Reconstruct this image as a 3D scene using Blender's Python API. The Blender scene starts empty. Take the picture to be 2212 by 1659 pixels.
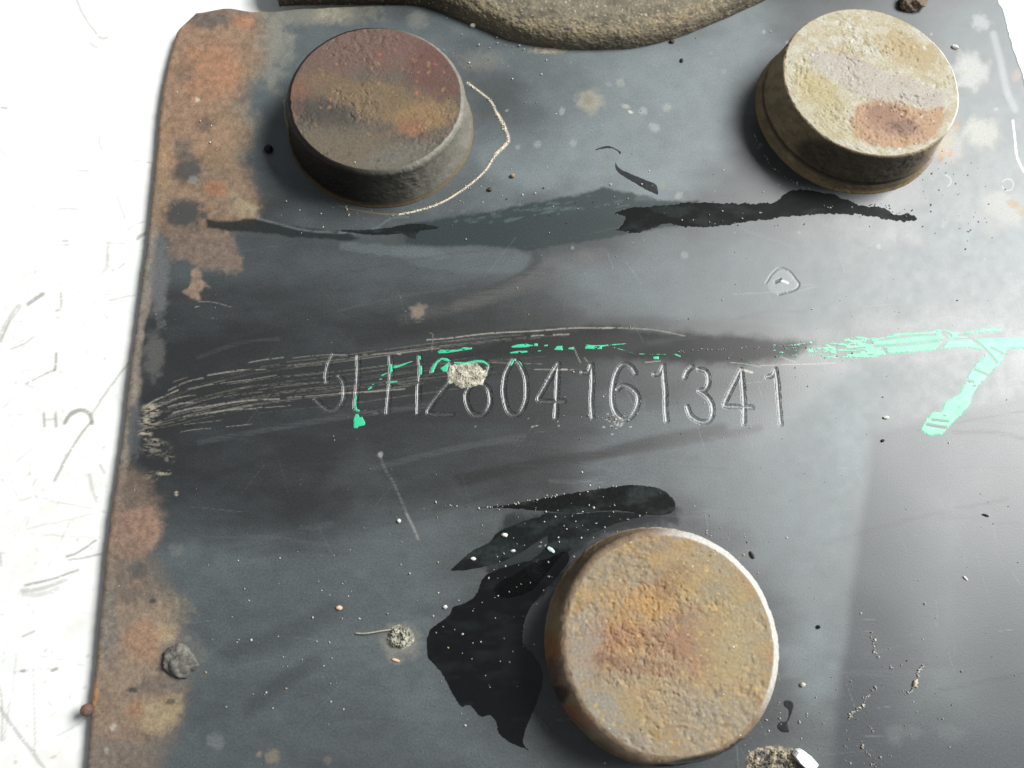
import bpy, math, random
import numpy as np
from mathutils import Matrix, Vector

# ------------------------------------------------------------------ camera, world, light
H = 0.14                      # lens height above the plate's face, metres
TILT, ROLL, FPX = math.radians(18.5), math.radians(10.0), 1680.0
TH = 0.0024                   # plate thickness
scene = bpy.context.scene
COL = scene.collection

Rx = np.array([[1, 0, 0], [0, math.cos(TILT), -math.sin(TILT)], [0, math.sin(TILT), math.cos(TILT)]])
Rz = np.array([[math.cos(ROLL), -math.sin(ROLL), 0], [math.sin(ROLL), math.cos(ROLL), 0], [0, 0, 1]])
RC = Rx @ Rz

cam = bpy.data.cameras.new("camera")
cam_o = bpy.data.objects.new("camera", cam)
COL.objects.link(cam_o)
M4 = Matrix([list(RC[i]) + [0] for i in range(3)] + [[0, 0, 0, 1]])
cam_o.matrix_world = Matrix.Translation((0, 0, H)) @ M4
cam.sensor_width = 36.0
cam.lens = 36.0 * FPX / 2212.0
cam.clip_start, cam.clip_end = 0.005, 50.0
cam.dof.use_dof = True
cam.dof.focus_distance = 0.150
cam.dof.aperture_fstop = 22.0
scene.camera = cam_o

world = bpy.data.worlds.new("World")
scene.world = world
world.use_nodes = True
bg = world.node_tree.nodes["Background"]
bg.inputs[0].default_value = (0.90, 0.96, 1.0, 1)
bg.inputs[1].default_value = 0.23

AZ, EL, KD = math.radians(36), math.radians(44), 1.5
kl = bpy.data.lights.new("window_light", 'AREA')
kl.shape = 'RECTANGLE'
kl.size, kl.size_y = 0.80, 0.50
kl.energy = 47.0
kl.color = (0.99, 1.0, 0.98)
ko = bpy.data.objects.new("window_light", kl)
COL.objects.link(ko)
kdir = Vector((math.cos(AZ) * math.cos(EL), math.sin(AZ) * math.cos(EL), math.sin(EL)))
ko.location = kdir * KD
ko.rotation_euler = kdir.to_track_quat('Z', 'Y').to_euler()

scene.view_settings.view_transform = 'Standard'
scene.view_settings.look = 'None'
scene.view_settings.exposure = 0.0
scene.view_settings.gamma = 1.0

# ------------------------------------------------------------------ geometry of the shot
def unproj(u, v, z=0.0):
    u = np.asarray(u, float); v = np.asarray(v, float)
    d = np.stack([(u - 1106) / FPX, -(v - 829.5) / FPX, -np.ones_like(u)], -1) @ RC.T
    k = (z - H) / d[..., 2]
    return d[..., :2] * k[..., None]

def proj(P):
    q = (np.asarray(P, float) - [0, 0, H]) @ RC
    return 1106 + FPX * q[..., 0] / -q[..., 2], 829.5 - FPX * q[..., 1] / -q[..., 2]

KS = 0.33703
ORG = {'a': (0, 0, KS), 'b': (733.3, 0, KS), 'c': (1466.5, 0, KS), 'd': (0, 550.3, KS), 'e': (733.3, 550.3, KS),
       'f': (1466.5, 550.3, KS), 'g': (0, 1099.9, KS), 'h': (733.3, 1099.9, KS), 'i': (1466.5, 1099.9, KS),
       'j': (637.0, 691.2, .27573), 'k': (1152.1, 691.2, .27573), 'w': (0, 0, 1.0),
       'm': (1897.5, 235.8, .22541), 'n': (1897.5, 0, .14215)}
def Q(o, pts):
    x, y, s = ORG[o]
    return np.array([(x + p[0] * s, y + p[1] * s) for p in pts], float)

# ------------------------------------------------------------------ noise and paint
_rs = np.random.RandomState(7)
_TAB = _rs.rand(256, 256)
def vnoise(x, y, seed=0):
    x = x + seed * 37.17; y = y + seed * 91.73
    xi = np.floor(x).astype(np.int64); yi = np.floor(y).astype(np.int64)
    fx = x - xi; fy = y - yi
    fx = fx * fx * (3 - 2 * fx); fy = fy * fy * (3 - 2 * fy)
    x0 = xi & 255; x1 = (xi + 1) & 255; y0 = yi & 255; y1 = (yi + 1) & 255
    a = _TAB[y0, x0]; b = _TAB[y0, x1]; c = _TAB[y1, x0]; d = _TAB[y1, x1]
    return (a + (b - a) * fx) * (1 - fy) + (c + (d - c) * fx) * fy
def fbm(x, y, seed=0, o=4, g=.5):
    s = 0; a = 1; t = 0
    for i in range(o):
        s = s + a * vnoise(x * 2 ** i, y * 2 ** i, seed + i * 3); t += a; a *= g
    return s / t
def sstep(a, b, x):
    t = np.clip((x - a) / (b - a), 0, 1)
    return t * t * (3 - 2 * t)
def lin(c):
    c = np.asarray(c, float) / 255.
    return np.where(c <= .04045, c / 12.92, ((c + .055) / 1.055) ** 2.4)
def alb(c, k=0.80, desat=.10):
    l = lin(c) * k
    g = (l * [.3, .55, .15]).sum(-1, keepdims=True)
    return np.clip(l + (g - l) * desat, 0.003, 0.85)
def pdist(U, V, pts, closed=False):
    P = np.asarray(pts, float)
    if closed: P = np.vstack([P, P[:1]])
    d = np.full(U.shape, 1e9)
    for (x0, y0), (x1, y1) in zip(P[:-1], P[1:]):
        dx, dy = x1 - x0, y1 - y0
        L = dx * dx + dy * dy + 1e-9
        t = np.clip(((U - x0) * dx + (V - y0) * dy) / L, 0, 1)
        d = np.minimum(d, (U - x0 - t * dx) ** 2 + (V - y0 - t * dy) ** 2)
    return np.sqrt(d)
def pin(U, V, pts):
    P = np.asarray(pts, float)
    ins = np.zeros(U.shape, bool)
    for (x0, y0), (x1, y1) in zip(P, np.roll(P, -1, 0)):
        if y0 == y1: continue
        c = ((y0 > V) != (y1 > V)) & (U < (x1 - x0) * (V - y0) / (y1 - y0) + x0)
        ins ^= c
    return ins
def sdist(U, V, pts):
    d = pdist(U, V, pts, True)
    return np.where(pin(U, V, pts), d, -d)      # positive inside
def smooth_line(pts, n=10, closed=False):
    P = np.asarray(pts, float)
    if len(P) < 3 and not closed:
        return np.array([P[0] + (P[-1] - P[0]) * t for t in np.linspace(0, 1, n)])
    Pp = np.vstack([P[-1:], P, P[:2]]) if closed else np.vstack([2 * P[0] - P[1], P, 2 * P[-1] - P[-2]])
    out = []
    for i in range(1, len(Pp) - 2):
        p0, p1, p2, p3 = Pp[i - 1], Pp[i], Pp[i + 1], Pp[i + 2]
        for t in np.linspace(0, 1, n, endpoint=False):
            out.append(.5 * (2 * p1 + (p2 - p0) * t + (2 * p0 - 5 * p1 + 4 * p2 - p3) * t * t + (3 * p1 - p0 - 3 * p2 + p3) * t ** 3))
    out.append(Pp[-2])
    return np.array(out)

def undul(U, V):
    return -.00009 * (fbm(U / 150, V / 150, 61, 2) - .5)

class Canvas:
    def __init__(s, U, V, col, rough):
        s.U = U.ravel(); s.V = V.ravel(); n = s.U.size
        s.col = np.tile(np.asarray(col, float), (n, 1)); s.rough = np.full(n, float(rough)); s.h = np.zeros(n); s.spec = np.ones(n)
    def sel(s, u0, v0, u1, v1):
        return np.nonzero((s.U > u0) & (s.U < u1) & (s.V > v0) & (s.V < v1))[0]
    def put(s, i, m, col=None, rough=None, h=0):
        if col is not None: s.col[i] += (np.asarray(col) - s.col[i]) * m[:, None]
        if rough is not None: s.rough[i] += (rough - s.rough[i]) * m
        if h: s.h[i] += h * m
    def blob(s, u, v, ru, rv, col=None, a=1., soft=.5, ang=0., nz=.35, ns=.6, rough=None, h=0, seed=1):
        R = max(ru, rv) * (1.2 + nz + soft)
        i = s.sel(u - R, v - R, u + R, v + R)
        if not len(i): return
        c, sn = math.cos(ang), math.sin(ang)
        x = s.U[i] - u; y = s.V[i] - v
        d = np.hypot((x * c + y * sn) / ru, (-x * sn + y * c) / rv)
        sc = max(4., min(ru, rv) * ns)
        d = d + nz * 2 * (fbm(s.U[i] / sc, s.V[i] / sc, seed, 4, .6) - .5)
        s.put(i, a * sstep(1 + soft / 2, 1 - soft / 2, d), col, rough, h)
    def poly(s, pts, col=None, a=1., soft=8., nz=6., ns=14., rough=None, h=0, seed=2, speck=0, spec=None):
        P = np.asarray(pts); R = soft + nz * 1.5
        i = s.sel(P[:, 0].min() - R, P[:, 1].min() - R, P[:, 0].max() + R, P[:, 1].max() + R)
        if not len(i): return
        d = sdist(s.U[i], s.V[i], P) + nz * 2 * (fbm(s.U[i] / ns, s.V[i] / ns, seed, 4, .6) - .5)
        m = a * sstep(-soft / 2, soft / 2, d)
        if speck: m = m * sstep(.5 - speck, .5 + .1, fbm(s.U[i] / 5, s.V[i] / 5, seed + 9, 2))
        s.put(i, m, col, rough, h)
        if spec is not None: s.spec[i] += (spec - s.spec[i]) * m
    def line(s, pts, w, col=None, a=1., dash=0., ds=10., rough=None, h=0, seed=3, wob=0., taper=True, soft=1.):
        P = smooth_line(pts, 8)
        R = w * 2 + 4 + wob
        i = s.sel(P[:, 0].min() - R, P[:, 1].min() - R, P[:, 0].max() + R, P[:, 1].max() + R)
        if not len(i): return
        U, V = s.U[i], s.V[i]
        if wob: V = V + wob * 2 * (fbm(U / 25, V / 25, seed + 5, 3) - .5)
        d = pdist(U, V, P)
        k = i[d < R]; d = d[d < R]
        m = a * sstep(w * .5 + soft * .6, max(0, w * .5 - soft * .6), d)
        if dash: m = m * sstep(dash - .12, dash + .06, fbm(s.U[k] / ds, s.V[k] / 1.6, seed, 3, .7))
        s.put(k, m, col, rough, h)

# ------------------------------------------------------------------ mesh and object helpers
def mesh_np(name, verts, faces, col=None, rough=None, smooth=True, spec=1.0):
    verts = np.ascontiguousarray(verts, np.float32); faces = np.ascontiguousarray(faces, np.int32)
    me = bpy.data.meshes.new(name)
    nf, k = faces.shape
    me.vertices.add(len(verts)); me.vertices.foreach_set('co', verts.ravel())
    me.loops.add(nf * k); me.loops.foreach_set('vertex_index', faces.ravel())
    me.polygons.add(nf); me.polygons.foreach_set('loop_start', np.arange(0, nf * k, k, dtype=np.int32))
    me.polygons.foreach_set('use_smooth', np.full(nf, smooth))
    me.update(calc_edges=True)
    if col is not None:
        at = me.attributes.new('tint', 'FLOAT_COLOR', 'POINT')
        c4 = np.ones((len(verts), 4), np.float32); c4[:, :3] = col
        at.data.foreach_set('color', c4.ravel())
    if rough is not None:
        at = me.attributes.new('gloss', 'FLOAT', 'POINT')
        at.data.foreach_set('value', np.asarray(rough, np.float32))
    if col is not None:
        at = me.attributes.new('sheen', 'FLOAT', 'POINT')
        at.data.foreach_set('value', np.ascontiguousarray(np.broadcast_to(np.asarray(spec, np.float32), (len(verts),))))
    return me
def grid_faces(nr, nc):
    i = np.arange(nr * nc).reshape(nr, nc)
    return np.stack([i[:-1, :-1], i[:-1, 1:], i[1:, 1:], i[1:, :-1]], -1).reshape(-1, 4)
def link(name, me, mat, parent=None, loc=(0, 0, 0), label=None, cat=None, group=None, kind=None):
    o = bpy.data.objects.new(name, me)
    COL.objects.link(o)
    if mat: me.materials.append(mat)
    loc = Vector(loc)
    if parent:
        o.parent = parent
        p = parent
        while p: loc -= p.location; p = p.parent
    o.location = loc
    if label: o['label'] = label
    if cat: o['category'] = cat
    if group: o['group'] = group
    if kind: o['kind'] = kind
    return o

def surface_mat(name, spec=.5, grain=2500., grain_amt=.12, bump=.15, bump_scale=3500., bump_dist=.0001, metallic=0., gloss_var=.08, pits=0.):
    m = bpy.data.materials.new(name); m.use_nodes = True
    nt = m.node_tree; N = nt.nodes; L = nt.links
    b = N['Principled BSDF']
    at = N.new('ShaderNodeAttribute'); at.attribute_name = 'tint'
    gl = N.new('ShaderNodeAttribute'); gl.attribute_name = 'gloss'
    tc = N.new('ShaderNodeTexCoord')
    n1 = N.new('ShaderNodeTexNoise'); n1.inputs['Scale'].default_value = grain; n1.inputs['Detail'].default_value = 3
    L.new(tc.outputs['Object'], n1.inputs['Vector'])
    mr = N.new('ShaderNodeMapRange'); mr.inputs['From Min'].default_value = .25; mr.inputs['From Max'].default_value = .75
    mr.inputs['To Min'].default_value = 1 - grain_amt * 2; mr.inputs['To Max'].default_value = 1 + grain_amt * 2
    L.new(n1.outputs['Fac'], mr.inputs['Value'])
    mx = N.new('ShaderNodeVectorMath'); mx.operation = 'SCALE'
    L.new(at.outputs['Color'], mx.inputs[0]); L.new(mr.outputs['Result'], mx.inputs['Scale'])
    L.new(mx.outputs['Vector'], b.inputs['Base Color'])
    n2 = N.new('ShaderNodeTexNoise'); n2.inputs['Scale'].default_value = bump_scale; n2.inputs['Detail'].default_value = 4
    L.new(tc.outputs['Object'], n2.inputs['Vector'])
    ad = N.new('ShaderNodeMath'); ad.operation = 'MULTIPLY_ADD'; ad.inputs[1].default_value = gloss_var * 2; 
    sb = N.new('ShaderNodeMath'); sb.operation = 'SUBTRACT'; sb.inputs[1].default_value = gloss_var
    L.new(n1.outputs['Fac'], ad.inputs[0]); L.new(gl.outputs['Fac'], sb.inputs[0]); L.new(sb.outputs[0], ad.inputs[2])
    cl = N.new('ShaderNodeClamp'); cl.inputs['Min'].default_value = .04; L.new(ad.outputs[0], cl.inputs['Value'])
    L.new(cl.outputs[0], b.inputs['Roughness'])
    sh = N.new('ShaderNodeAttribute'); sh.attribute_name = 'sheen'
    sm = N.new('ShaderNodeMath'); sm.operation = 'MULTIPLY'; sm.inputs[1].default_value = spec
    L.new(sh.outputs['Fac'], sm.inputs[0]); L.new(sm.outputs[0], b.inputs['Specular IOR Level'])
    b.inputs['Metallic'].default_value = metallic
    bp = N.new('ShaderNodeBump'); bp.inputs['Strength'].default_value = bump; bp.inputs['Distance'].default_value = bump_dist
    L.new(n2.outputs['Fac'], bp.inputs['Height'])
    L.new(bp.outputs['Normal'], b.inputs['Normal'])
    return m

M_PLATE = surface_mat('worn_black_paint', spec=.72, grain=3000, grain_amt=.13, bump=.15, bump_scale=3000, bump_dist=.00006, gloss_var=.05)
M_RUST = surface_mat('rusted_steel', spec=.35, grain=2200, grain_amt=.10, bump=.42, bump_scale=2100, bump_dist=.00018, gloss_var=.08)
M_CAST = surface_mat('gritty_casting', spec=.3, grain=1500, grain_amt=.08, bump=.3, bump_scale=1700, bump_dist=.0002, gloss_var=.08)
M_OIL = surface_mat('wet_black_oil', spec=.5, grain=900, grain_amt=.05, bump=.05, bump_scale=700, bump_dist=.00005, gloss_var=.02)
M_GRIME = surface_mat('grimy_oil', spec=.07, grain=1500, grain_amt=.15, bump=.2, bump_scale=1500, bump_dist=.00005, gloss_var=.05)
M_GREEN = surface_mat('mint_paint', spec=.4, grain=1800, grain_amt=.05, bump=.2, bump_scale=2500, bump_dist=.00005, gloss_var=.05)
M_DIRT = surface_mat('dry_dirt', spec=.2, grain=3000, grain_amt=.15, bump=.5, bump_scale=3500, bump_dist=.0002, gloss_var=.05)
M_METAL = surface_mat('grey_weld_metal', spec=.5, grain=2000, grain_amt=.1, bump=.4, bump_scale=2500, bump_dist=.0001, gloss_var=.08)
M_TABLE = surface_mat('scratched_white_top', spec=.3, grain=500, grain_amt=.02, bump=.1, bump_scale=900, bump_dist=.0001, gloss_var=.05)

# ------------------------------------------------------------------ work surface (white, scratched)
def work_surface():
    c = unproj([-60, 520, -60, 520], [-60, -60, 1720, 1720], -TH)
    x0, x1, y0, y1 = c[:, 0].min(), c[:, 0].max(), c[:, 1].min(), c[:, 1].max()
    xs = np.concatenate([[-.9, -.4, -.2], np.arange(x0, x1, .00028), np.linspace(x1, .9, 14)])
    ys = np.concatenate([[-.9, -.4, -.2], np.arange(y0, y1, .00028), [y1 + .004, .2, .4, .9]])
    X, Y = np.meshgrid(xs, ys)
    P = np.stack([X, Y, np.full_like(X, -TH)], -1).reshape(-1, 3)
    U, V = proj(P)
    cv = Canvas(U, V, (.74, .74, .725), .5)
    n = fbm(cv.U / 60, cv.V / 60, 4, 4)
    cv.col *= (.90 + .20 * n)[:, None] * (.97 + .06 * fbm(cv.U / 9, cv.V / 9, 14, 3))[:, None]
    # worn, dirtier lower part: fine hairline scratches
    rnd = random.Random(5)
    dk = np.array((.30, .28, .23)); md = np.array((.42, .40, .35))
    for i in range(90):
        u = rnd.uniform(-20, 330); v = rnd.uniform(500, 1660) if i % 4 else rnd.uniform(0, 600)
        a = rnd.choice([-.9, -.6, -.3, 1.3, 1.5, .9]) + rnd.uniform(-.3, .3); l = rnd.uniform(20, 140)
        cv.line([(u, v), (u + l * .5 * math.cos(a) + rnd.uniform(-6, 6), v - l * .5 * math.sin(a)), (u + l * math.cos(a), v - l * math.sin(a))],
                rnd.uniform(1.2, 2.4), md, rnd.uniform(.10, .32), dash=.35, ds=30, seed=i)
    for i in range(170):
        u = rnd.uniform(0, 300); v = rnd.uniform(560, 1660)
        cv.blob(u, v, rnd.uniform(1.5, 5), rnd.uniform(1.2, 3), dk, rnd.uniform(.1, .45), .8, rnd.uniform(0, 3), .4, seed=i)
    for i in range(14):
        cv.blob(rnd.uniform(0, 260), rnd.uniform(1050, 1659), rnd.uniform(20, 60), rnd.uniform(10, 30), (.62, .60, .55), .35, 1.2, -.5, .6, seed=i)
    S = [('a', [(490, 0), (530, 90), (590, 180), (640, 240), (690, 245)], 12, .6), ('a', [(575, 275), (600, 300), (625, 305)], 10, .4),
         ('a', [(455, 30), (490, 130), (540, 220)], 4, .25), ('a', [(640, 880), (635, 920), (655, 965)], 5, .4), ('a', [(750, 1260), (775, 1330), (800, 1395)], 7, .45),
         ('a', [(725, 1180), (745, 1240)], 4, .3), ('a', [(750, 1268), (820, 1265)], 4, .3), ('a', [(380, 1338), (500, 1338)], 4, .35), ('a', [(500, 1095), (565, 1100)], 5, .4),
         ('a', [(10, 688), (40, 690)], 9, .7), ('a', [(940, 1045), (975, 1050)], 6, .6), ('a', [(860, 1028), (890, 1030)], 4, .4), ('a', [(820, 1470), (900, 1430), (940, 1420)], 9, .35),
         ('a', [(880, 1530), (905, 1510), (930, 1495)], 22, .7), ('a', [(405, 1545), (435, 1545)], 12, .65), ('a', [(405, 1575), (435, 1572)], 9, .6), ('a', [(670, 1555), (800, 1560)], 7, .5),
         ('a', [(690, 1570), (690, 1659)], 26, .28), ('a', [(0, 960), (40, 1010)], 10, .3),
         ('d', [(690, 0), (685, 70), (650, 125)], 22, .33), ('d', [(760, 90), (800, 60)], 6, .5),
         ('d', [(0, 540), (50, 430), (120, 330)], 36, .38), ('d', [(0, 560), (60, 430)], 8, .5), ('d', [(180, 315), (235, 280), (275, 250)], 26, .75), ('d', [(390, 250), (390, 340), (360, 365)], 16, .6),
         ('d', [(600, 270), (700, 250)], 6, .3), ('d', [(700, 295), (860, 258)], 6, .45), ('d', [(370, 180), (560, 260), (690, 410)], 5, .3), ('d', [(525, 455), (550, 420)], 10, .35), ('d', [(360, 405), (380, 405)], 8, .6),
         ('d', [(70, 605), (150, 570), (215, 530)], 12, .5), ('d', [(360, 630), (358, 690), (352, 740)], 16, .8), ('d', [(352, 740), (260, 780), (165, 825)], 11, .6), ('d', [(140, 745), (200, 735)], 8, .35),
         ('d', [(165, 830), (210, 850)], 14, .4), ('d', [(680, 660), (560, 760)], 5, .25), ('d', [(280, 1020), (285, 1100)], 16, .75), ('d', [(355, 1015), (360, 1100)], 16, .75), ('d', [(285, 1055), (360, 1055)], 8, .5),
         ('d', [(415, 1075), (450, 1020), (520, 995), (575, 1025), (590, 1080)], 26, .85), ('d', [(590, 1020), (650, 930), (740, 800), (825, 690)], 13, .6), ('d', [(590, 1060), (500, 1180), (430, 1290), (350, 1450)], 16, .7),
         ('d', [(20, 980), (100, 910)], 8, .3), ('d', [(110, 1320), (280, 1190)], 6, .3), ('d', [(640, 1345), (670, 1395)], 18, .45), ('d', [(575, 1410), (590, 1500), (620, 1590)], 22, .42), ('d', [(190, 1330), (190, 1400)], 12, .35),
         ('d', [(210, 1480), (235, 1430)], 10, .35), ('d', [(90, 1500), (130, 1570), (200, 1555)], 12, .35), ('d', [(230, 1550), (420, 1600), (690, 1650)], 7, .35), ('d', [(660, 1240), (670, 1235)], 12, .5),
         ('g', [(425, 300), (480, 285), (540, 250), (615, 200)], 13, .85), ('g', [(440, 328), (540, 312), (650, 288)], 12, .7), ('g', [(160, 490), (330, 445), (500, 395)], 14, .85), ('g', [(140, 525), (290, 500), (420, 460)], 26, .5),
         ('g', [(150, 545), (280, 545), (370, 510)], 30, .35), ('g', [(145, 815), (220, 785)], 14, .6), ('g', [(135, 1038), (160, 1036)], 16, .9), ('g', [(330, 1030), (365, 1022)], 20, .85), ('g', [(90, 1045), (330, 1020)], 4, .4),
         ('g', [(0, 1280), (80, 1390), (180, 1520), (285, 1665)], 24, .55), ('g', [(0, 1140), (15, 1280), (10, 1480)], 14, .6), ('g', [(213, 1030), (222, 1300), (225, 1560)], 8, .45), ('g', [(60, 1250), (25, 1480)], 10, .4),
         ('g', [(105, 930), (80, 1180)], 7, .3), ('g', [(360, 1455), (480, 1390), (550, 1330)], 8, .35), ('g', [(170, 130), (400, 75), (600, 20)], 8, .3), ('g', [(310, 370), (380, 220), (450, 70)], 6, .3), ('g', [(200, 160), (650, 185)], 5, .3),
         ('g', [(250, 940), (430, 970), (540, 1010)], 7, .3), ('g', [(330, 1590), (360, 1580)], 16, .5), ('g', [(95, 1620), (105, 1625)], 14, .6), ('g', [(0, 280), (5, 360)], 22, .5), ('g', [(310, 1235), (325, 1260)], 12, .5)]
    for k, (o, pts, w, a) in enumerate(S):
        cv.line(Q(o, pts), max(1.5, w * KS), dk * .75, a * .9, dash=.30, ds=10, seed=k, wob=3, soft=3.4)
    me = mesh_np('work_surface', P, grid_faces(*X.shape), cv.col, cv.rough)
    link('work_surface', me, M_TABLE, kind='structure')
work_surface()

# ------------------------------------------------------------------ the machine plate
PLATE = bpy.data.objects.new('machine_plate', None)
COL.objects.link(PLATE)
PLATE.location = (0, 0.02, -TH)
PLATE['label'] = 'worn black painted steel machine plate with round bolt heads, engraved number and rusty edge'
PLATE['category'] = 'machine plate'

# characters cut into the plate:  5LH2804161341
CH = [
 ('5', 'j', [[(410, 280), (300, 270)], [(295, 285), (265, 350), (247, 430), (250, 490)], [(345, 440), (380, 490), (390, 570), (375, 640), (330, 695), (275, 712), (220, 680), (160, 620)]]),
 ('L', 'j', [[(495, 280), (495, 400), (485, 560), (475, 650), (478, 700), (510, 718), (580, 718), (650, 725)]]),
 ('H', 'j', [[(745, 285), (755, 400), (745, 520), (735, 620), (725, 730)], [(975, 285), (985, 400), (970, 520), (968, 620), (965, 730)], [(740, 487), (800, 487), (850, 500), (960, 490)]]),
 ('2', 'j', [[(1075, 410), (1095, 360), (1135, 320), (1180, 310), (1215, 330), (1230, 400), (1215, 480), (1160, 550), (1090, 640), (1045, 715), (1070, 735), (1150, 742), (1235, 738)]]),
 ('8', 'j', [[(1430, 485), (1370, 530), (1342, 590), (1355, 670), (1390, 730), (1440, 748), (1495, 725), (1530, 660), (1530, 590), (1505, 525), (1430, 485), (1370, 440), (1350, 385), (1380, 335), (1440, 318), (1500, 335), (1525, 370), (1500, 430), (1440, 480)]]),
 ('0', 'j', [[(1710, 310), (1680, 365), (1650, 430), (1635, 540), (1645, 630), (1670, 710), (1720, 745), (1770, 720), (1810, 630), (1815, 530), (1805, 440), (1770, 360), (1735, 312)]]),
 ('4', 'k', [[(195, 345), (160, 400), (115, 480), (70, 560), (40, 615), (60, 635), (130, 640), (240, 638)], [(195, 350), (190, 480), (182, 640), (175, 765)]]),
 ('1', 'k', [[(385, 410), (430, 405), (455, 350)], [(455, 350), (462, 420), (462, 520), (455, 640), (465, 765)]]),
 ('6', 'k', [[(800, 415), (770, 370), (720, 345), (680, 365), (645, 430), (625, 520), (618, 610), (630, 690), (660, 745), (720, 780), (775, 745), (815, 670), (820, 600), (790, 555), (740, 520), (690, 515), (655, 545)]]),
 ('1', 'k', [[(950, 425), (990, 415), (1018, 360)], [(1018, 360), (1025, 450), (1035, 560), (1035, 680), (1045, 790)]]),
 ('3', 'k', [[(1185, 450), (1205, 400), (1240, 365)], [(1295, 385), (1345, 400), (1370, 440), (1370, 500), (1345, 545), (1300, 555), (1350, 590), (1395, 650), (1405, 720), (1385, 780), (1340, 800), (1280, 785), (1230, 745), (1205, 680)]]),
 ('4', 'k', [[(1625, 390), (1590, 460), (1540, 560), (1500, 650), (1510, 675), (1600, 680), (1715, 685)], [(1630, 395), (1640, 500), (1650, 660), (1650, 810)]]),
 ('1', 'k', [[(1835, 445), (1875, 430), (1895, 385)], [(1895, 385), (1910, 470), (1920, 600), (1930, 720), (1940, 815)]]),
]
CHARS = []
for ch, o, strokes in CH:
    ss = [smooth_line(Q(o, s), 5) for s in strokes]
    CHARS.append((ch, ss, [unproj(s[:, 0], s[:, 1]) for s in ss]))
HW = .00027          # half width of a cut stroke

LEFT = np.vstack([Q('w', [(168, 1800)]), Q('g', [(535, 1659), (555, 1400), (570, 1200), (590, 1040), (610, 800), (640, 500), (665, 230), (690, 20)]),
                  Q('d', [(700, 1600), (735, 1380), (760, 1200), (790, 950), (820, 700), (850, 500), (880, 260), (905, 60)]),
                  Q('a', [(915, 1640), (945, 1380), (970, 1130), (990, 950), (1010, 700), (1040, 500), (1080, 330), (1120, 200), (1150, 165), (1200, 120), (1250, 72)])])
RIGHT = np.vstack([Q('w', [(2600, 1850), (2480, 1300), (2330, 700), (2268, 420), (2236, 230)]),
                   Q('n', [(2222, 1060), (2140, 860), (2060, 620), (2020, 480), (1980, 280), (1930, 110), (1870, 20)]), Q('w', [(2150, -50)])])

def resample(P, n):
    d = np.concatenate([[0], np.cumsum(np.hypot(*np.diff(P, axis=0).T))])
    t = np.linspace(0, d[-1], n)
    return np.stack([np.interp(t, d, P[:, 0]), np.interp(t, d, P[:, 1])], -1), d[-1]

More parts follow.
